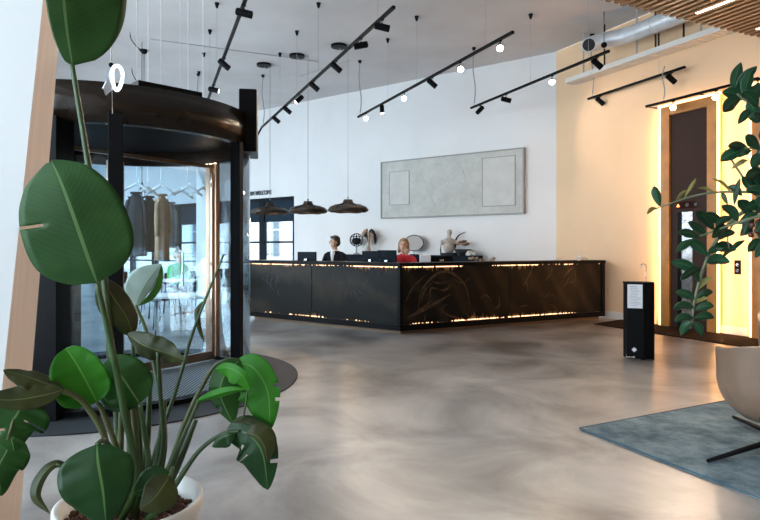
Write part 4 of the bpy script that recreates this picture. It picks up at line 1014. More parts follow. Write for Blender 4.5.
# ------------------------------------------------------------------ people
def remesh(o, vs=.012, sm=6):
    md = o.modifiers.new('r', 'REMESH'); md.mode = 'VOXEL'; md.voxel_size = vs; md.use_smooth_shade = True
    s = o.modifiers.new('s', 'SMOOTH'); s.iterations = sm; s.factor = .5
def capsule(bm, a, b, r0, r1):
    a, b = V(a), V(b); n = 6; ps = [a + (b - a) * i / n for i in range(n + 1)]; tube(bm, ps, [r0 + (r1 - r0) * i / n for i in range(n + 1)], 14); ball(bm, a, r0); ball(bm, b, r1)
def person(loc, rz, label, skin, top, hair, topname, seat=.62, long_hair=False, hand_face=False, jacket=False, lower=None, scale=1., yaw=0.):
    """seated figure, local facing -y; seat = height of the seat"""
    t = thing('person', loc, label, 'person', rz)
    hp = seat + .09; sh = hp + .46; ne = sh + .06; hc = ne + .155
    J = dict(hip=V((0, 0, hp)), shL=V((-.18, 0, sh)), shR=V((.18, 0, sh)))
    arms = []
    for s in (-1, 1):
        S0 = V((s * .160, 0, sh - .06)); 
        if hand_face and s == 1: E0 = V((.20, -.20, sh - .26)); W0 = V((.045, -.16, hc - .17))
        else: E0 = V((s * .23, -.06, sh - .28)); W0 = V((s * .14, -.27, sh - .275))
        arms.append((s, S0, E0, W0))
    bm = B(); R = Matrix.Rotation(yaw, 4, 'Z')
    capsule(bm, (0, 0, hp), (0, 0, hp + .2), .14, .12); ball(bm, (0, 0, sh - .12), .16, (1.05, .68, 1.1)); capsule(bm, (-.11, 0, sh - .035), (.11, 0, sh - .035), .055, .055)
    capsule(bm, (0, .0, sh), (0, -.01, ne + .07), .055, .05)
    def h(x, y, z): return (R @ V((x, y, 0))) + V((0, -.015, hc + z))
    ball(bm, h(0, .0, .02), .088, (.88, 1.08, 1.05), 3); ball(bm, h(0, -.018, -.05), .062, (.92, 1., 1.05), 3); ball(bm, h(0, -.045, -.085), .03, (1.1, .9, .8))
    capsule(bm, h(0, -.092, .015), h(0, -.112, -.022), .009, .014)
    ball(bm, h(-.012, -.102, -.026), .010); ball(bm, h(.012, -.102, -.026), .010)
    for s in (-1, 1): ball(bm, h(s * .078, .012, -.012), .026, (.4, .8, 1.2))
    for s, S0, E0, W0 in arms:
        capsule(bm, S0, E0, .048, .038); capsule(bm, E0, W0, .038, .026)
        d = (W0 - E0).normalized(); 
        if hand_face and s == 1: d = V((-.25, .0, 1)).normalized()
        side = d.cross(V((0, 1, 0)) if abs(d.y) < .8 else V((0, 0, 1))).normalized()
        pc = W0 + d * .045; ball(bm, pc, .04, (.9, .9, .9))
        for f in range(4):
            o_ = side * (-.027 + .018 * f); L = [.055, .065, .06, .048][f]; a0 = W0 + d * .07 + o_; a1 = a0 + d * L * .55 + V((0, 0, -.006)); a2 = a1 + d * L * .45 + V((0, 0, -.016)); capsule(bm, a0, a1, .0095, .009); capsule(bm, a1, a2, .009, .008)
        a0 = W0 + d * .025 + side * -.03; a1 = a0 + d * .035 - side * .018; capsule(bm, a0, a1, .012, .010); capsule(bm, a1, a1 + d * .025, .010, .009)
    for s in (-1, 1):
        capsule(bm, (s * .09, 0, hp), (s * .11, -.42, hp - .02), .08, .058); capsule(bm, (s * .11, -.42, hp - .02), (s * .11, -.40, max(.1, seat - .40)), .052, .035); capsule(bm, (s * .11, -.40, max(.06, seat - .43)), (s * .11, -.55, max(.04, seat - .46)), .035, .03)
    o = obj('body', bm, skin, t, smooth=True); remesh(o, .009, 4)
    # clothing
    bm = B(); capsule(bm, (0, 0, hp - .02), (0, 0, hp + .2), .158, .14); ball(bm, (0, 0, sh - .12), .172, (1.08, .74, 1.12)); capsule(bm, (-.125, 0, sh - .035), (.125, 0, sh - .035), .072, .072)
    for s, S0, E0, W0 in arms: capsule(bm, S0, E0, .078, .058); capsule(bm, E0, E0 + (W0 - E0) * .88, .058, .044)
    capsule(bm, (0, .012, sh), (0, .01, sh + .045), .07, .062)
    o = obj(topname, bm, top, t, smooth=True); remesh(o, .011, 3)
    bm = B()
    for s in (-1, 1):
        capsule(bm, (s * .09, .01, hp - .01), (s * .11, -.42, hp - .02), .098, .072); capsule(bm, (s * .11, -.42, hp - .02), (s * .11, -.40, max(.12, seat - .36)), .068, .055)
    o = obj('trousers', bm, lower or M['suit'], t, smooth=True); remesh(o, .014, 3)
    if jacket:
        bm = B(); vs = [bm.verts.new(c) for c in [(-.045, -.118, sh + .02), (.045, -.118, sh + .02), (.0, -.150, sh - .22)]]; vs2 = [bm.verts.new(v.co + V((0, .03, 0))) for v in vs]
        bm.faces.new(vs); bm.faces.new(vs2[::-1]); [bm.faces.new((vs[i], vs[(i + 1) % 3], vs2[(i + 1) % 3], vs2[i])) for i in range(3)]
        tube(bm, [(.062 * cos(a), -.005 + .06 * sin(a), sh + .055) for a in [2 * pi * k / 18 for k in range(18)]], .014, 6, closed=True)
        capsule(bm, (0, -.105, sh + .03), (0, -.125, sh - .15), .035, .022)
        obj('shirt', bm, M['shirt'], t, smooth=False)
    # hair
    bm = B(); ball(bm, h(0, .018, .045), .095, (.95, 1.08, .92), 3)
    if long_hair:
        ball(bm, h(0, .035, -.03), .095, (.98, .9, 1.1), 3)
        for s in (-1, 1): capsule(bm, h(s * .075, .01, .03), h(s * .085, .0, -.12), .03, .026)
        capsule(bm, h(0, .06, 0), h(0, .06, -.14), .07, .05)
    else:
        ball(bm, h(0, .04, -.01), .082, (.98, .8, 1.), 3); capsule(bm, h(-.03, -.06, .095), h(.04, -.055, .10), .022, .022)
    o = obj('hair', bm, hair, t, smooth=True); remesh(o, .010, 3)
    # cut hair away from face by keeping it behind: eyes, brows and mouth sit proud of the face
    for s in (-1, 1):
        bm = B(); ball(bm, h(s * .032, -.082, .008), .010, (1.2, .6, .8)); obj('eye', bm, M['eye'], t, smooth=True)
        bm = B(); capsule(bm, h(s * .018, -.093, .030), h(s * .046, -.083, .030), .004, .004); obj('eyebrow', bm, hair, t)
    bm = B(); capsule(bm, h(-.018, -.082, -.058), h(.018, -.082, -.058), .0055, .0055); obj('mouth', bm, M['lip'], t)
    return t
def stool(loc, seat, lab):
    t = thing('office_stool', loc, lab, 'stool')
    bm = B(); lathe(bm, [(.001, seat - .06), (.19, seat - .06), (.2, seat - .02), (.18, seat), (.001, seat)], 28); obj('seat', bm, M['blackmatte'], t, smooth=True)
    bm = B(); cylbetween(bm, (0, 0, .05), (0, 0, seat - .05), .025); obj('post', bm, M['chrome'], t)
    for k in range(5):
        a = 2 * pi * k / 5; bm = B(); tube(bm, [(0, 0, .06), (.26 * cos(a), .26 * sin(a), .02)], [.022, .014], 8); obj('leg', bm, M['black'], t)
mp = V(((335 - 380) / F * 11.45, 11.45, 0)); person(mp, -.35, 'person in black suit and white shirt seated behind the desk, looking left', M['skin2'], M['suit'], M['hairblack'], 'suit_jacket', .73, jacket=True, yaw=-.75)
stool(mp, .73, 'black stool under the person in the black suit')
wp = V(((403.5 - 380) / F * 10.75, 10.75, 0)); person(wp, .05, 'person with blond hair in red top resting chin on hand behind the desk', M['skin'], M['red'], M['hairblond'], 'red_top', .67, long_hair=True, hand_face=True, yaw=-.25)
stool(wp, .67, 'black stool under the person in the red top')

# ------------------------------------------------------------------ cafe behind the door
def cchair(loc, rz, m, lab, group=None):
    t = thing('cafe_chair', loc, lab, 'chair', rz, group)
    bm = B(); box(bm, -.22, .22, -.22, .22, .43, .47, .015); obj('seat', bm, m, t)
    bm = B(); box(bm, -.21, .21, .19, .22, .60, .85, .01); obj('backrest', bm, m, t)
    for sx in (-1, 1):
        for sy in (-1, 1):
            bm = B(); tube(bm, [(sx * .19, sy * .19, .43), (sx * .22, sy * .22, 0)], .014, 8); obj('leg', bm, M['black'], t)
        bm = B(); tube(bm, [(sx * .18, .20, .45), (sx * .18, .215, .7)], .012, 8); obj('back_upright', bm, M['black'], t)
def ctable(loc, w, d, lab, h=.75, m=None, rz=0.):
    t = thing('cafe_table', loc, lab, 'table', rz)
    bm = B(); box(bm, -w / 2, w / 2, -d / 2, d / 2, h - .035, h, .008); obj('tabletop', bm, m or M['tabletop'], t)
    for sx in (-1, 1):
        for sy in (-1, 1):
            bm = B(); tube(bm, [(sx * (w / 2 - .06), sy * (d / 2 - .06), h - .035), (sx * (w / 2 - .03), sy * (d / 2 - .03), 0)], .016, 8); obj('leg', bm, M['black'], t)
def gp_(px, Y): return V(((px - 380) / F * Y, Y, 0))
ctable(gp_(176, 12.0), .9, .7, 'white cafe table in front of the person in green')
ctable(gp_(183, 9.9), .95, .8, 'low white table nearest behind the revolving door', .62, None, .4)
ctable(gp_(140, 14.2), 1.2, .8, 'pale cafe table far back by the windows, left of the person in green')
cchair(gp_(158, 10.9), 2.6, M['black'], 'black cafe chair between the hanging coats and low white table')
cchair(gp_(196, 11.4), -1.2, M['greycloth'], 'grey cafe chair beside the white column')
cchair(gp_(190, 13.4), 0.4, M['black'], 'black cafe chair right of the person in green')
cchair(gp_(130, 13.2), 1.4, M['black'], 'black cafe chair at the far left table')
cchair(gp_(231, 15.2), 1.2, M['black'], 'black cafe chair beyond the right door post')
cchair(gp_(243, 13.6), 2.2, M['black'], 'black cafe chair by the left end of the desk')
ctable(gp_(238, 14.4), .8, .8, 'dark cafe table between the door post and desk', .75, M['blackmatte'])
gpz = gp_(178, 12.65); person(gpz, .9, 'person in green top seated at the cafe table', M['skin'], M['green'], M['hairblond'], 'green_top', .46, yaw=.2, lower=M['jeans'])
cchair(gpz + V((0, .05, 0)), .9, M['black'], 'black cafe chair under the person in green')

# ------------------------------------------------------------------ leaves
CAM = V((0, 0, H))
def leaf(name, pts, wl, wr, m, parent, roll=0., fold=.12, ripple=.03, seed=0, tipsharp=.75, basesharp=.55, tears=(), n=34, cup=0., bulge=.45, thick=.0016, k=7):
    rnd = random.Random(seed); c = cat(pts, n); bm = B(); uvl = bm.loops.layers.uv.new('UVMap')
    def prof(u):
        # rises fast from base, widest at `bulge`, closes to the tip
        if u < bulge: return sin(pi / 2 * (u / bulge)) ** basesharp if u > 0 else 0
        return cos(pi / 2 * ((u - bulge) / (1 - bulge))) ** tipsharp if u < 1 else 0
    rows = []; ph = rnd.random() * 6
    S_prev = None
    for i, p in enumerate(c):
        u = i / (n - 1); T = (c[min(i + 1, n - 1)] - c[max(i - 1, 0)]).normalized()
        vd = (p - CAM).normalized(); S0 = vd.cross(T)
        S0 = S0.normalized() if S0.length > .15 else (S_prev or V((1, 0, 0)))
        S0 = (S0 - T * S0.dot(T)).normalized(); S_prev = S0
        rr = roll if not callable(roll) else roll(u)
        S1 = Matrix.Rotation(rr, 3, T) @ S0; N = T.cross(S1)
        row = []
        for j in range(-k, k + 1):
            a = j / k; w = (wr if a > 0 else wl) * max(.004, prof(u)); ww = abs(a) * w
            lift = fold * ww + cup * (a * a) * w + ripple * w * (abs(a) ** 1.5) * sin(u * 13 + ph + (2 if a > 0 else 0)) + ripple * .5 * w * abs(a) * sin(u * 31 + ph * 2)
            # the margin sweeps forward to the tip
            row.append(bm.verts.new(p + S1 * (a * w) * (1 - .15 * abs(fold)) + N * lift + T * (abs(a) ** 2 * w * .10)))
        rows.append(row)
    for i in range(n - 1):
        for j in range(2 * k):
            am = abs((j + .5 - k) / k); side = 'r' if j >= k else 'l'
            if any(i == ti_ and side == sd and am > dep for ti_, sd, dep in tears): continue
            f = bm.faces.new((rows[i][j], rows[i][j + 1], rows[i + 1][j + 1], rows[i + 1][j]))
            for lp, (ii, jj) in zip(f.loops, [(i, j), (i, j + 1), (i + 1, j + 1), (i + 1, j)]): lp[uvl].uv = (ii / (n - 1), (jj - k) / k)
    o = obj(name, bm, m, parent, smooth=True, world=True)
    md = o.modifiers.new('t', 'SOLIDIFY'); md.thickness = thick
    return o
def stalk(pts, r0, r1, m, parent, name='stalk', n=24):
    bm = B(); c = cat(pts, n); tube(bm, c, [r0 + (r1 - r0) * i / (n - 1) for i in range(n)], 10); return obj(name, bm, m, parent, smooth=True, world=True)

# ---- large potted plant, left foreground
PX, PY = -0.79, 1.90
PR = .222; PZ = .60
plant = thing('potted_bird_of_paradise', V((PX, PY, 0)), 'large leafy potted plant with big paddle leaves in a white pot, left foreground', 'plant')
bm = B(); lathe(bm, [(.001, 0), (.15, 0), (.165, .02), (PR - .01, PZ - .05), (PR, PZ - .03), (PR, PZ), (PR - .008, PZ + .006), (PR - .018, PZ), (PR - .022, PZ - .08), (.001, PZ - .08)], 64); obj('pot', bm, M['potw'], plant, smooth=True)
rs = random.Random(5); bm = B()
for k_ in range(420):
    a = rs.random() * 2 * pi; r = (PR - .032) * math.sqrt(rs.random()); ball(bm, (r * cos(a), r * sin(a), PZ - .055 + rs.random() * .012), .008 + rs.random() * .007, (1, 1, .85), 1)
so = obj('clay_granules', bm, M['clay'], plant); so['kind'] = 'stuff'
def base(dx, dy): return V((PX + dx, PY + dy, PZ - .06))
Yp = PY
L = lambda *a: P(*a)
# top leaf
leaf('leaf', [L(72, 66, 1.75), L(66, 30, 1.74), L(62, -10, 1.72), L(60, -50, 1.70), L(66, -95, 1.68)], .045, .185, M['L_big'], plant, roll=.15, fold=.12, seed=1, bulge=.5, basesharp=.42, ripple=.02)
stalk([base(-.05, .0), L(118, 430, 1.86), L(100, 240, 1.82), L(86, 150, 1.78), L(72, 64, 1.75)], .012, .007, M['petiole'], plant)
# the large face-on leaf
leaf('leaf', [L(97, 283, 1.62), L(87, 255, 1.60), L(72, 212, 1.59), L(60, 180, 1.60), L(51, 160, 1.62)], .136, .132, M['L_big'], plant, roll=-.06, fold=.10, seed=2, bulge=.34, basesharp=.36, tipsharp=.72, ripple=.02, n=56, tears=((25, 'l', .55), (54, 'l', .2), (55, 'l', .1)))
stalk([base(-.02, -.03), L(136, 480, 1.78), L(122, 400, 1.72), L(108, 330, 1.66), L(97, 283, 1.62)], .013, .0075, M['petiole'], plant)
# upright olive folded leaf
leaf('leaf', [L(133, 336, 1.88), L(127, 318, 1.86), L(112, 295, 1.84), L(101, 277, 1.83)], .055, .05, M['L_olive'], plant, roll=.35, fold=.35, seed=3, bulge=.5)
stalk([base(.0, .05), L(140, 450, 1.92), L(134, 390, 1.9), L(133, 336, 1.88)], .010, .006, M['petiole'], plant)
# leaf with its white sheen put into the colour
leaf('leaf', [L(136, 306, 2.0), L(142, 292, 1.98), L(151, 277, 1.97), L(162, 263, 1.96)], .062, .022, M['L_pale'], plant, roll=.15, fold=.18, seed=4, bulge=.45, tipsharp=1.1, ripple=.05)
leaf('leaf', [L(137, 306, 2.01), L(147, 298, 1.99), L(156, 284, 1.98), L(161, 264, 1.965)], .004, .04, M['L_bright'], plant, roll=.9, fold=.2, seed=5, bulge=.5)
stalk([base(.04, .05), L(165, 440, 1.97), L(150, 345, 2.0), L(136, 305, 2.0)], .010, .005, M['petiole'], plant)
# wavy olive leaf
leaf('leaf', [L(127, 334, 1.86), L(143, 345, 1.84), L(163, 352, 1.83), L(186, 361, 1.82)], .045, .05, M['L_olive'], plant, roll=.55, fold=.3, ripple=.14, seed=6, bulge=.5, tipsharp=1.0)
stalk([base(.03, .02), L(163, 450, 1.88), L(160, 390, 1.85), L(158, 352, 1.84)], .009, .006, M['petiole'], plant)
# bright leaf
leaf('leaf', [L(97, 402, 1.70), L(90, 388, 1.69), L(78, 366, 1.68), L(66, 348, 1.68)], .088, .058, M['L_bright'], plant, roll=.1, fold=-.12, cup=-.15, seed=7, bulge=.4, basesharp=.4, tipsharp=.5, ripple=.04)
stalk([base(-.03, -.02), L(122, 470, 1.75), L(104, 415, 1.72), L(97, 402, 1.70)], .010, .006, M['petiole2'], plant)
# mid leaf beside it
leaf('leaf', [L(140, 404, 1.76), L(132, 392, 1.75), L(120, 374, 1.74), L(108, 358, 1.75)], .075, .072, M['L_mid'], plant, roll=-.15, fold=.12, seed=8, bulge=.45, basesharp=.42, tipsharp=.55)
leaf('leaf', [L(141, 402, 1.765), L(126, 398, 1.76), L(112, 394, 1.75), L(98, 388, 1.75)], .045, .03, M['L_dark'], plant, roll=.2, fold=.15, seed=28, bulge=.45)
stalk([base(.01, -.01), L(148, 470, 1.80), L(144, 430, 1.78), L(140, 404, 1.76)], .011, .006, M['petiole'], plant)
# leaves at far left
leaf('leaf', [L(66, 392, 1.62), L(48, 384, 1.60), L(26, 376, 1.58), L(3, 370, 1.56)], .035, .03, M['L_olive'], plant, roll=.5, fold=.4, ripple=.12, seed=9, bulge=.45)
leaf('leaf', [L(64, 390, 1.61), L(40, 396, 1.58), L(12, 400, 1.55), L(-22, 398, 1.52)], .03, .040, M['L_olive'], plant, roll=.1, fold=.1, ripple=.05, seed=10, bulge=.4, basesharp=.7)
leaf('leaf', [L(26, 396, 1.58), L(18, 412, 1.57), L(10, 428, 1.565), L(14, 452, 1.56)], .085, .055, M['L_mid'], plant, roll=.05, fold=.12, ripple=.08, seed=11, bulge=.4, basesharp=.4, tears=((14, 'l', .3), (22, 'r', .3), (23, 'r', .5)))
leaf('leaf', [L(14, 436, 1.565), L(6, 452, 1.56), L(-2, 470, 1.55), L(2, 496, 1.55)], .062, .05, M['L_mid'], plant, roll=.05, fold=.12, ripple=.08, seed=12, bulge=.4, basesharp=.4)
stalk([base(-.07, -.05), L(108, 452, 1.70), L(88, 408, 1.66), L(66, 392, 1.62), L(40, 394, 1.59), L(20, 402, 1.58), L(8, 440, 1.56)], .010, .004, M['petiole2'], plant)
# dark heart leaf, lower centre
leaf('leaf', [L(97, 444, 1.52), L(98, 462, 1.50), L(103, 492, 1.49), L(106, 524, 1.50)], .082, .098, M['L_dark'], plant, roll=.05, fold=.14, seed=13, bulge=.42, basesharp=.45, tipsharp=.7, ripple=.03)
stalk([base(-.05, -.09), L(118, 470, 1.66), L(106, 442, 1.56), L(97, 444, 1.52)], .009, .006, M['petiole'], plant)
# small leaf at the pot rim
leaf('leaf', [L(170, 476, 1.62), L(163, 486, 1.60), L(154, 498, 1.585), L(140, 510, 1.58)], .058, .042, M['L_olive'], plant, roll=-.1, fold=.15, seed=14, bulge=.45, basesharp=.45)
leaf('leaf', [L(171, 474, 1.625), L(160, 480, 1.61), L(146, 488, 1.60), L(134, 492, 1.59)], .03, .045, M['L_dark'], plant, roll=-.1, fold=.15, seed=34, bulge=.45, basesharp=.45)
stalk([base(.05, -.05), L(160, 505, 1.72), L(172, 470, 1.66), L(170, 476, 1.62)], .008, .005, M['petiole'], plant)
# hanging curl
leaf('leaf', [L(74, 470, 1.55), L(56, 464, 1.53), L(42, 476, 1.51), L(36, 496, 1.50), L(50, 514, 1.50)], .012, .024, M['L_olive'], plant, roll=.5, fold=.5, seed=15, bulge=.6, tipsharp=.8)
stalk([base(-.08, -.08), L(100, 485, 1.62), L(84, 474, 1.57), L(74, 470, 1.55), L(56, 464, 1.53)], .007, .003, M['petiole'], plant)
# right hand leaves
leaf('leaf', [L(236, 362, 1.98), L(254, 368, 1.96), L(268, 392, 1.95), L(270, 430, 1.95)], .045, .11, M['L_bright'], plant, roll=.15, fold=.12, seed=16, bulge=.42, basesharp=.5, tipsharp=.6, ripple=.05, tears=((24, 'l', .5), (20, 'l', .6)))
leaf('leaf', [L(240, 360, 1.97), L(226, 372, 1.94), L(220, 394, 1.93), L(233, 424, 1.93)], .085, .04, M['L_mid'], plant, roll=.1, fold=.15, seed=17, bulge=.45, basesharp=.5, ripple=.06, tears=((20, 'r', .3), (26, 'r', .4)))
leaf('leaf', [L(195, 402, 1.90), L(212, 396, 1.88), L(230, 391, 1.87), L(248, 389, 1.88)], .016, .018, M['L_bright'], plant, roll=.3, fold=.6, seed=18, bulge=.4, basesharp=.7)
leaf('leaf', [L(216, 369, 1.90), L(228, 368, 1.88), L(242, 375, 1.87), L(250, 390, 1.88)], .018, .045, M['L_bright'], plant, roll=.2, fold=.2, seed=19, bulge=.45, basesharp=.5)
stalk([base(.04, .0), L(168, 470, 1.93), L(186, 420, 1.95), L(210, 372, 1.98), L(226, 360, 1.985), L(240, 360, 1.98)], .011, .005, M['petiole2'], plant)
stalk([base(.05, -.02), L(166, 480, 1.90), L(182, 440, 1.88), L(198, 402, 1.89)], .011, .006, M['petiole'], plant)
stalk([L(248, 388, 1.885), L(246, 402, 1.88), L(243, 420, 1.88)], .004, .0025, M['petiole'], plant, n=10)
# drooping torn dark leaf
leaf('leaf', [L(226, 433, 1.92), L(246, 433, 1.91), L(262, 452, 1.90), L(268, 490, 1.90)], .060, .085, M['L_dark'], plant, roll=.1, fold=.15, seed=20, bulge=.45, basesharp=.5, tipsharp=.7, ripple=.07, tears=((12, 'r', .4), (13, 'r', .4), (19, 'r', .5), (25, 'l', .4)))
leaf('leaf', [L(230, 426, 1.93), L(244, 423, 1.92), L(258, 427, 1.92), L(272, 431, 1.92)], .020, .02, M['L_olive'], plant, roll=.4, fold=.2, seed=21, ripple=.1)
leaf('leaf', [L(236, 433, 1.91), L(228, 435, 1.90), L(219, 440, 1.90), L(212, 447, 1.90)], .035, .012, M['L_dark'], plant, roll=.1, fold=.2, seed=22)
leaf('leaf', [L(246, 434, 1.905), L(256, 436, 1.90), L(264, 446, 1.90), L(267, 462, 1.90)], .05, .01, M['L_olive'], plant, roll=.1, fold=.2, seed=23)
stalk([base(.08, -.03), L(180, 478, 1.88), L(200, 450, 1.90), L(222, 434, 1.91), L(240, 431, 1.91)], .010, .005, M['petiole'], plant)
# rolled spike on a long thin stalk
stalk([base(.06, .03), L(150, 470, 1.98), L(176, 390, 2.02), L(192, 335, 2.05), L(208, 293, 2.06), L(224, 254, 2.07)], .009, .0035, M['petiole'], plant)
leaf('leaf', [L(203, 301, 2.06), L(197, 312, 2.06), L(199, 328, 2.06), L(204, 342, 2.06)], .010, .012, M['L_olive'], plant, roll=.4, fold=.4, seed=24)
# extra basal stalks
for (dx, dy, x1, y1, Y1, m) in [(-.03, .03, 128, 400, 1.9, 'petiole2'), (.0, .06, 150, 380, 1.95, 'petiole'), (.03, .04, 165, 400, 1.95, 'petiole'), (-.06, .0, 122, 390, 1.82, 'petiole2'), (.07, .01, 196, 420, 1.92, 'petiole'), (.02, -.02, 132, 396, 1.78, 'petiole2')]:
    q = L(x1, y1, Y1); b0 = base(dx, dy); stalk([b0, (b0 * .5 + q * .5) + V((.01, 0, .01)), q], .014, .007, M[m], plant)

# ---- glossy leaved plant at the right
TP = V((2.05, 1.62, 0))
rp_ = thing('rubbery_leaf_plant', TP, 'tall glossy green leafed plant whose branches hang in from the right edge', 'plant')
bm = B(); lathe(bm, [(.001, 0), (.16, 0), (.22, .42), (.20, .42), (.19, .36), (.001, .36)], 40); obj('pot', bm, M['potw'], rp_, smooth=True)
bm = B(); disc(bm, .19, .365, 30); obj('soil', bm, M['clay'], rp_)
stalk([TP + V((0, 0, .36)), TP + V((.02, .02, .9)), TP + V((-.05, .05, 1.5)), TP + V((-.12, .12, 2.2))], .02, .014, M['branch'], rp_, 'stem')
def br(pts, r0, r1): return stalk(pts, r0, r1, M['branch'], rp_, 'branch')
b1 = [TP + V((-.05, .05, 1.55)), L(800, 190, 1.95), L(768, 205, 2.1), L(738, 215, 2.2), L(714, 245, 2.25), L(703, 270, 2.28), L(695, 298, 2.28), L(692, 324, 2.28)]
b2 = [TP + V((-.05, .06, 1.6)), L(810, 200, 1.95), L(760, 193, 2.1), L(720, 192, 2.2), L(690, 197, 2.25), L(655, 209, 2.3)]
b3 = [TP + V((-.10, .10, 2.0)), L(800, 130, 1.95), L(765, 112, 2.1), L(745, 100, 2.15), L(733, 90, 2.2)]
b4 = [TP + V((-.06, .06, 1.5)), L(800, 212, 1.9), L(760, 216, 2.0), L(728, 226, 2.1), L(700, 236, 2.2)]
b5 = [L(768, 205, 2.1), L(752, 190, 2.12), L(738, 170, 2.15), L(725, 150, 2.18)]
b6 = [TP + V((-.08, .08, 1.8)), L(800, 165, 1.95), L(765, 150, 2.05), L(735, 148, 2.15)]
b7 = [L(738, 215, 2.2), L(728, 235, 2.2), L(730, 252, 2.2)]
for b_, r0, r1 in ((b1, .010, .004), (b2, .007, .0025), (b3, .009, .004), (b4, .007, .003), (b5, .005, .003), (b6, .007, .003), (b7, .004, .002)): br(b_, r0, r1)
# leaves: base px, tip px, distance, half width, material
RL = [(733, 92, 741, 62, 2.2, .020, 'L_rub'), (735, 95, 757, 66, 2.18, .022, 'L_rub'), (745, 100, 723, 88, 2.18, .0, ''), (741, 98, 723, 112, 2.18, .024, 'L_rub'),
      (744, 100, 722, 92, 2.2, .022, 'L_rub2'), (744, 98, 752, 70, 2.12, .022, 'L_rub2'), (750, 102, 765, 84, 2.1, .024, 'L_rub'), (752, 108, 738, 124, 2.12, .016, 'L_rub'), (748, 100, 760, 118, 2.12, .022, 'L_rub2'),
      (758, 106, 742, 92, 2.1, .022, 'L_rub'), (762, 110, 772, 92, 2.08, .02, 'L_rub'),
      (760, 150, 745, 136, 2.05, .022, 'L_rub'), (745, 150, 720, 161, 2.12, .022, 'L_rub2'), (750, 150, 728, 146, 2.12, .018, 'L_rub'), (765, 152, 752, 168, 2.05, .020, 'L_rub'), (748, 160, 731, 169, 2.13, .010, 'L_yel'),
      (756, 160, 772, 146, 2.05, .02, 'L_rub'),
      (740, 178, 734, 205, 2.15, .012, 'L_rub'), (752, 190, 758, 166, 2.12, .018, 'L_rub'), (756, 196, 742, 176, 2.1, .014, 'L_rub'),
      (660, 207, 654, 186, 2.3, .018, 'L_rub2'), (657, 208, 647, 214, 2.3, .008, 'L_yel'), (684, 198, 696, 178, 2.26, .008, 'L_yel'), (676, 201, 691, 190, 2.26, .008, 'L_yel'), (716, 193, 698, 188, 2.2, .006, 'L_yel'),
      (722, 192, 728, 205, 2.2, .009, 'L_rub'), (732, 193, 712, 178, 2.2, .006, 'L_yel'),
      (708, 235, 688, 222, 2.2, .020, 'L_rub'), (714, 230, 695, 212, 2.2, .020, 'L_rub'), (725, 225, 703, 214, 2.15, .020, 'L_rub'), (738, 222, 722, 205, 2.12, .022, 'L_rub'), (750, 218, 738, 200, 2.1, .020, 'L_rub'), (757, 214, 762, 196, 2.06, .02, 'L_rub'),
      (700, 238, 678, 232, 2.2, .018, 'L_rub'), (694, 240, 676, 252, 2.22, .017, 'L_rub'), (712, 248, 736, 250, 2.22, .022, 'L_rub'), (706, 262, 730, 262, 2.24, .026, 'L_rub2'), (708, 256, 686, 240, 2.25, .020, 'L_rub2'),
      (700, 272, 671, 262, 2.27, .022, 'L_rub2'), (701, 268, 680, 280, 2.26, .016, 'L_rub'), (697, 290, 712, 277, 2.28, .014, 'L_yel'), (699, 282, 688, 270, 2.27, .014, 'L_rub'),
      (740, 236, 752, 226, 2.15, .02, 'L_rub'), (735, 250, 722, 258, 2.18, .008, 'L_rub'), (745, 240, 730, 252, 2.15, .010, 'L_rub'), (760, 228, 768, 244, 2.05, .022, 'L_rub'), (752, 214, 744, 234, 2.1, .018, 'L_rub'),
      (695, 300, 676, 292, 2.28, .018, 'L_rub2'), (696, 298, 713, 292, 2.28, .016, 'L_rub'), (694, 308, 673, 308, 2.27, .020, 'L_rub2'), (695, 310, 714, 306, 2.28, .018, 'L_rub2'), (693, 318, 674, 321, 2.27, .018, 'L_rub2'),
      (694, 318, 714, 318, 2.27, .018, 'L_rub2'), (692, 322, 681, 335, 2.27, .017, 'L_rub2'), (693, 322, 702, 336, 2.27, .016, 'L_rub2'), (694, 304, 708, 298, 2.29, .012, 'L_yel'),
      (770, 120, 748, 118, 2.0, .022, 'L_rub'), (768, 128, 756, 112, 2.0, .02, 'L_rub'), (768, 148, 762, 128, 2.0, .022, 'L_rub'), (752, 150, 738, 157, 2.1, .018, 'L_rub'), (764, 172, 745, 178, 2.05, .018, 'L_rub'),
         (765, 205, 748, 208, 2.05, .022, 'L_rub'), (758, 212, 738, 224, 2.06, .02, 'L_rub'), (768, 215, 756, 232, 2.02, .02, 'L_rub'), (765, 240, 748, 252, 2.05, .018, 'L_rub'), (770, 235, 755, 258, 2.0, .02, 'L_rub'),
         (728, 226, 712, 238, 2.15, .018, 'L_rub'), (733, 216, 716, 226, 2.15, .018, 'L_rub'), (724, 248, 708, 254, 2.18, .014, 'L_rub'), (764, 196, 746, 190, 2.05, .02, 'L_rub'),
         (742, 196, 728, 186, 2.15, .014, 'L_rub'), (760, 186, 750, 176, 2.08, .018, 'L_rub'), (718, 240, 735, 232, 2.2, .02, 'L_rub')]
for i, (x0, y0, x1, y1, Yq, hw, mm) in enumerate(RL):
    if not mm: continue
    r_ = random.Random(i); a = L(x0, y0, Yq); b_ = L(x1, y1, Yq + r_.uniform(-.05, .03)); mid = (a + b_) / 2 + V((0, 0, .008)) + V((0, r_.uniform(-.01, .01), 0))
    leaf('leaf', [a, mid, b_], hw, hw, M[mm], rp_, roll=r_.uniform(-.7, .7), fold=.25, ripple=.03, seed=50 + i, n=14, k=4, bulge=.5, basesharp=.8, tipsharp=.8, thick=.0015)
bm = B()
for (x, y) in ((752, 225), (757, 231), (751, 235), (758, 222)): ball(bm, L(x, y, 2.05), .010)
obj('berry', bm, mat('dark_berry', (.08, .02, .015), .3), rp_, smooth=True, world=True)

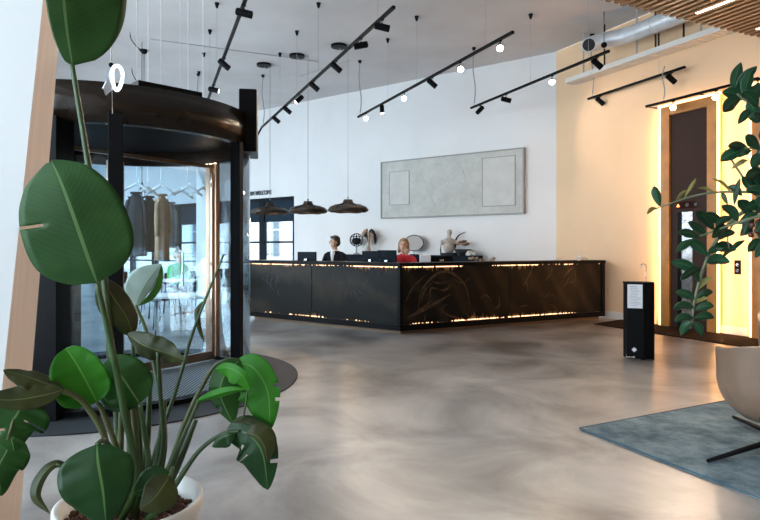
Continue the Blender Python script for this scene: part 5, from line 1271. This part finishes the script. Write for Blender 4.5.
# ------------------------------------------------------------------ lights from the place
def area(loc, rot, sx, sy, e, col, name):
    ld = bpy.data.lights.new(name, 'AREA'); ld.shape = 'RECTANGLE'; ld.size = sx; ld.size_y = sy; ld.energy = e; ld.color = col
    o = bpy.data.objects.new(name, ld); COL.objects.link(o); o.location = loc; o.rotation_euler = rot; return o
# daylight through the left glazing
for k_, s_ in enumerate((-7.5, -1.5, 3.5, 9, 14, 19)):
    p = cL + dL * s_ - nL * .35; dirn = (nL + V((0, 0, -.15))).normalized()
    area(V((p.x, p.y, 2.3)), dirn.to_track_quat('-Z', 'Y').to_euler(), 5.0, 3.8, (230, 400, 360, 200, 130, 130)[k_], (.92, .96, 1), 'window_daylight')
# daylight through the back windows
for t_ in (11, 16, 20):
    p = pA(t_, 1.5, -.4); area(p, nA.to_track_quat('-Z', 'Y').to_euler(), 4, 2.3, 80, (.92, .96, 1), 'window_daylight')
W = bpy.data.worlds.new('World'); S.world = W; W.use_nodes = True; nt = W.node_tree; bg = nt.nodes['Background']
tc = nt.nodes.new('ShaderNodeTexCoord'); sp = nt.nodes.new('ShaderNodeSeparateXYZ'); nt.links.new(tc.outputs['Generated'], sp.inputs[0])
r = nt.nodes.new('ShaderNodeValToRGB'); r.color_ramp.elements[0].position = .45; r.color_ramp.elements[0].color = (.80, .84, .88, 1); r.color_ramp.elements[1].position = .8; r.color_ramp.elements[1].color = (.76, .87, 1, 1)
nt.links.new(sp.outputs[2], r.inputs['Fac']); nt.links.new(r.outputs['Color'], bg.inputs['Color']); bg.inputs['Strength'].default_value = 2.6

for px_, sg in ((659, -1), (718.5, 1), (750, -1)):
    t_ = tE2(px_, .1) ; p = pE(t_ + sg * .02, 1.95, .115); dirn = (dE * sg - nE * .25).normalized()
    mt = dirn.to_track_quat('-Z', 'Y').to_matrix().to_4x4()
    # long side upright
    zax = -dirn; yax = V((0, 0, 1)); xax = yax.cross(zax).normalized(); yax = zax.cross(xax)
    mt = Matrix((xax, yax, zax)).transposed().to_4x4(); mt.translation = p
    ld = bpy.data.lights.new('led_lamp', 'AREA'); ld.shape = 'RECTANGLE'; ld.size = .03; ld.size_y = 3.7; ld.energy = 12; ld.color = (1, .52, .18)
    o = bpy.data.objects.new('led_lamp', ld); COL.objects.link(o); o.matrix_world = mt
# ------------------------------------------------------------------ camera
cd = bpy.data.cameras.new('Camera'); cam = bpy.data.objects.new('Camera', cd); COL.objects.link(cam)
cam.location = (0, 0, H); cam.rotation_euler = (pi / 2, 0, 0); cd.sensor_width = 36; cd.lens = 36 * F / 760; cd.shift_y = -(260 - HY) / 760
cd.clip_start = .05; cd.clip_end = 300
S.camera = cam
S.view_settings.view_transform = 'Standard'; S.view_settings.look = 'None'; S.view_settings.gamma = 1; S.view_settings.exposure = .6
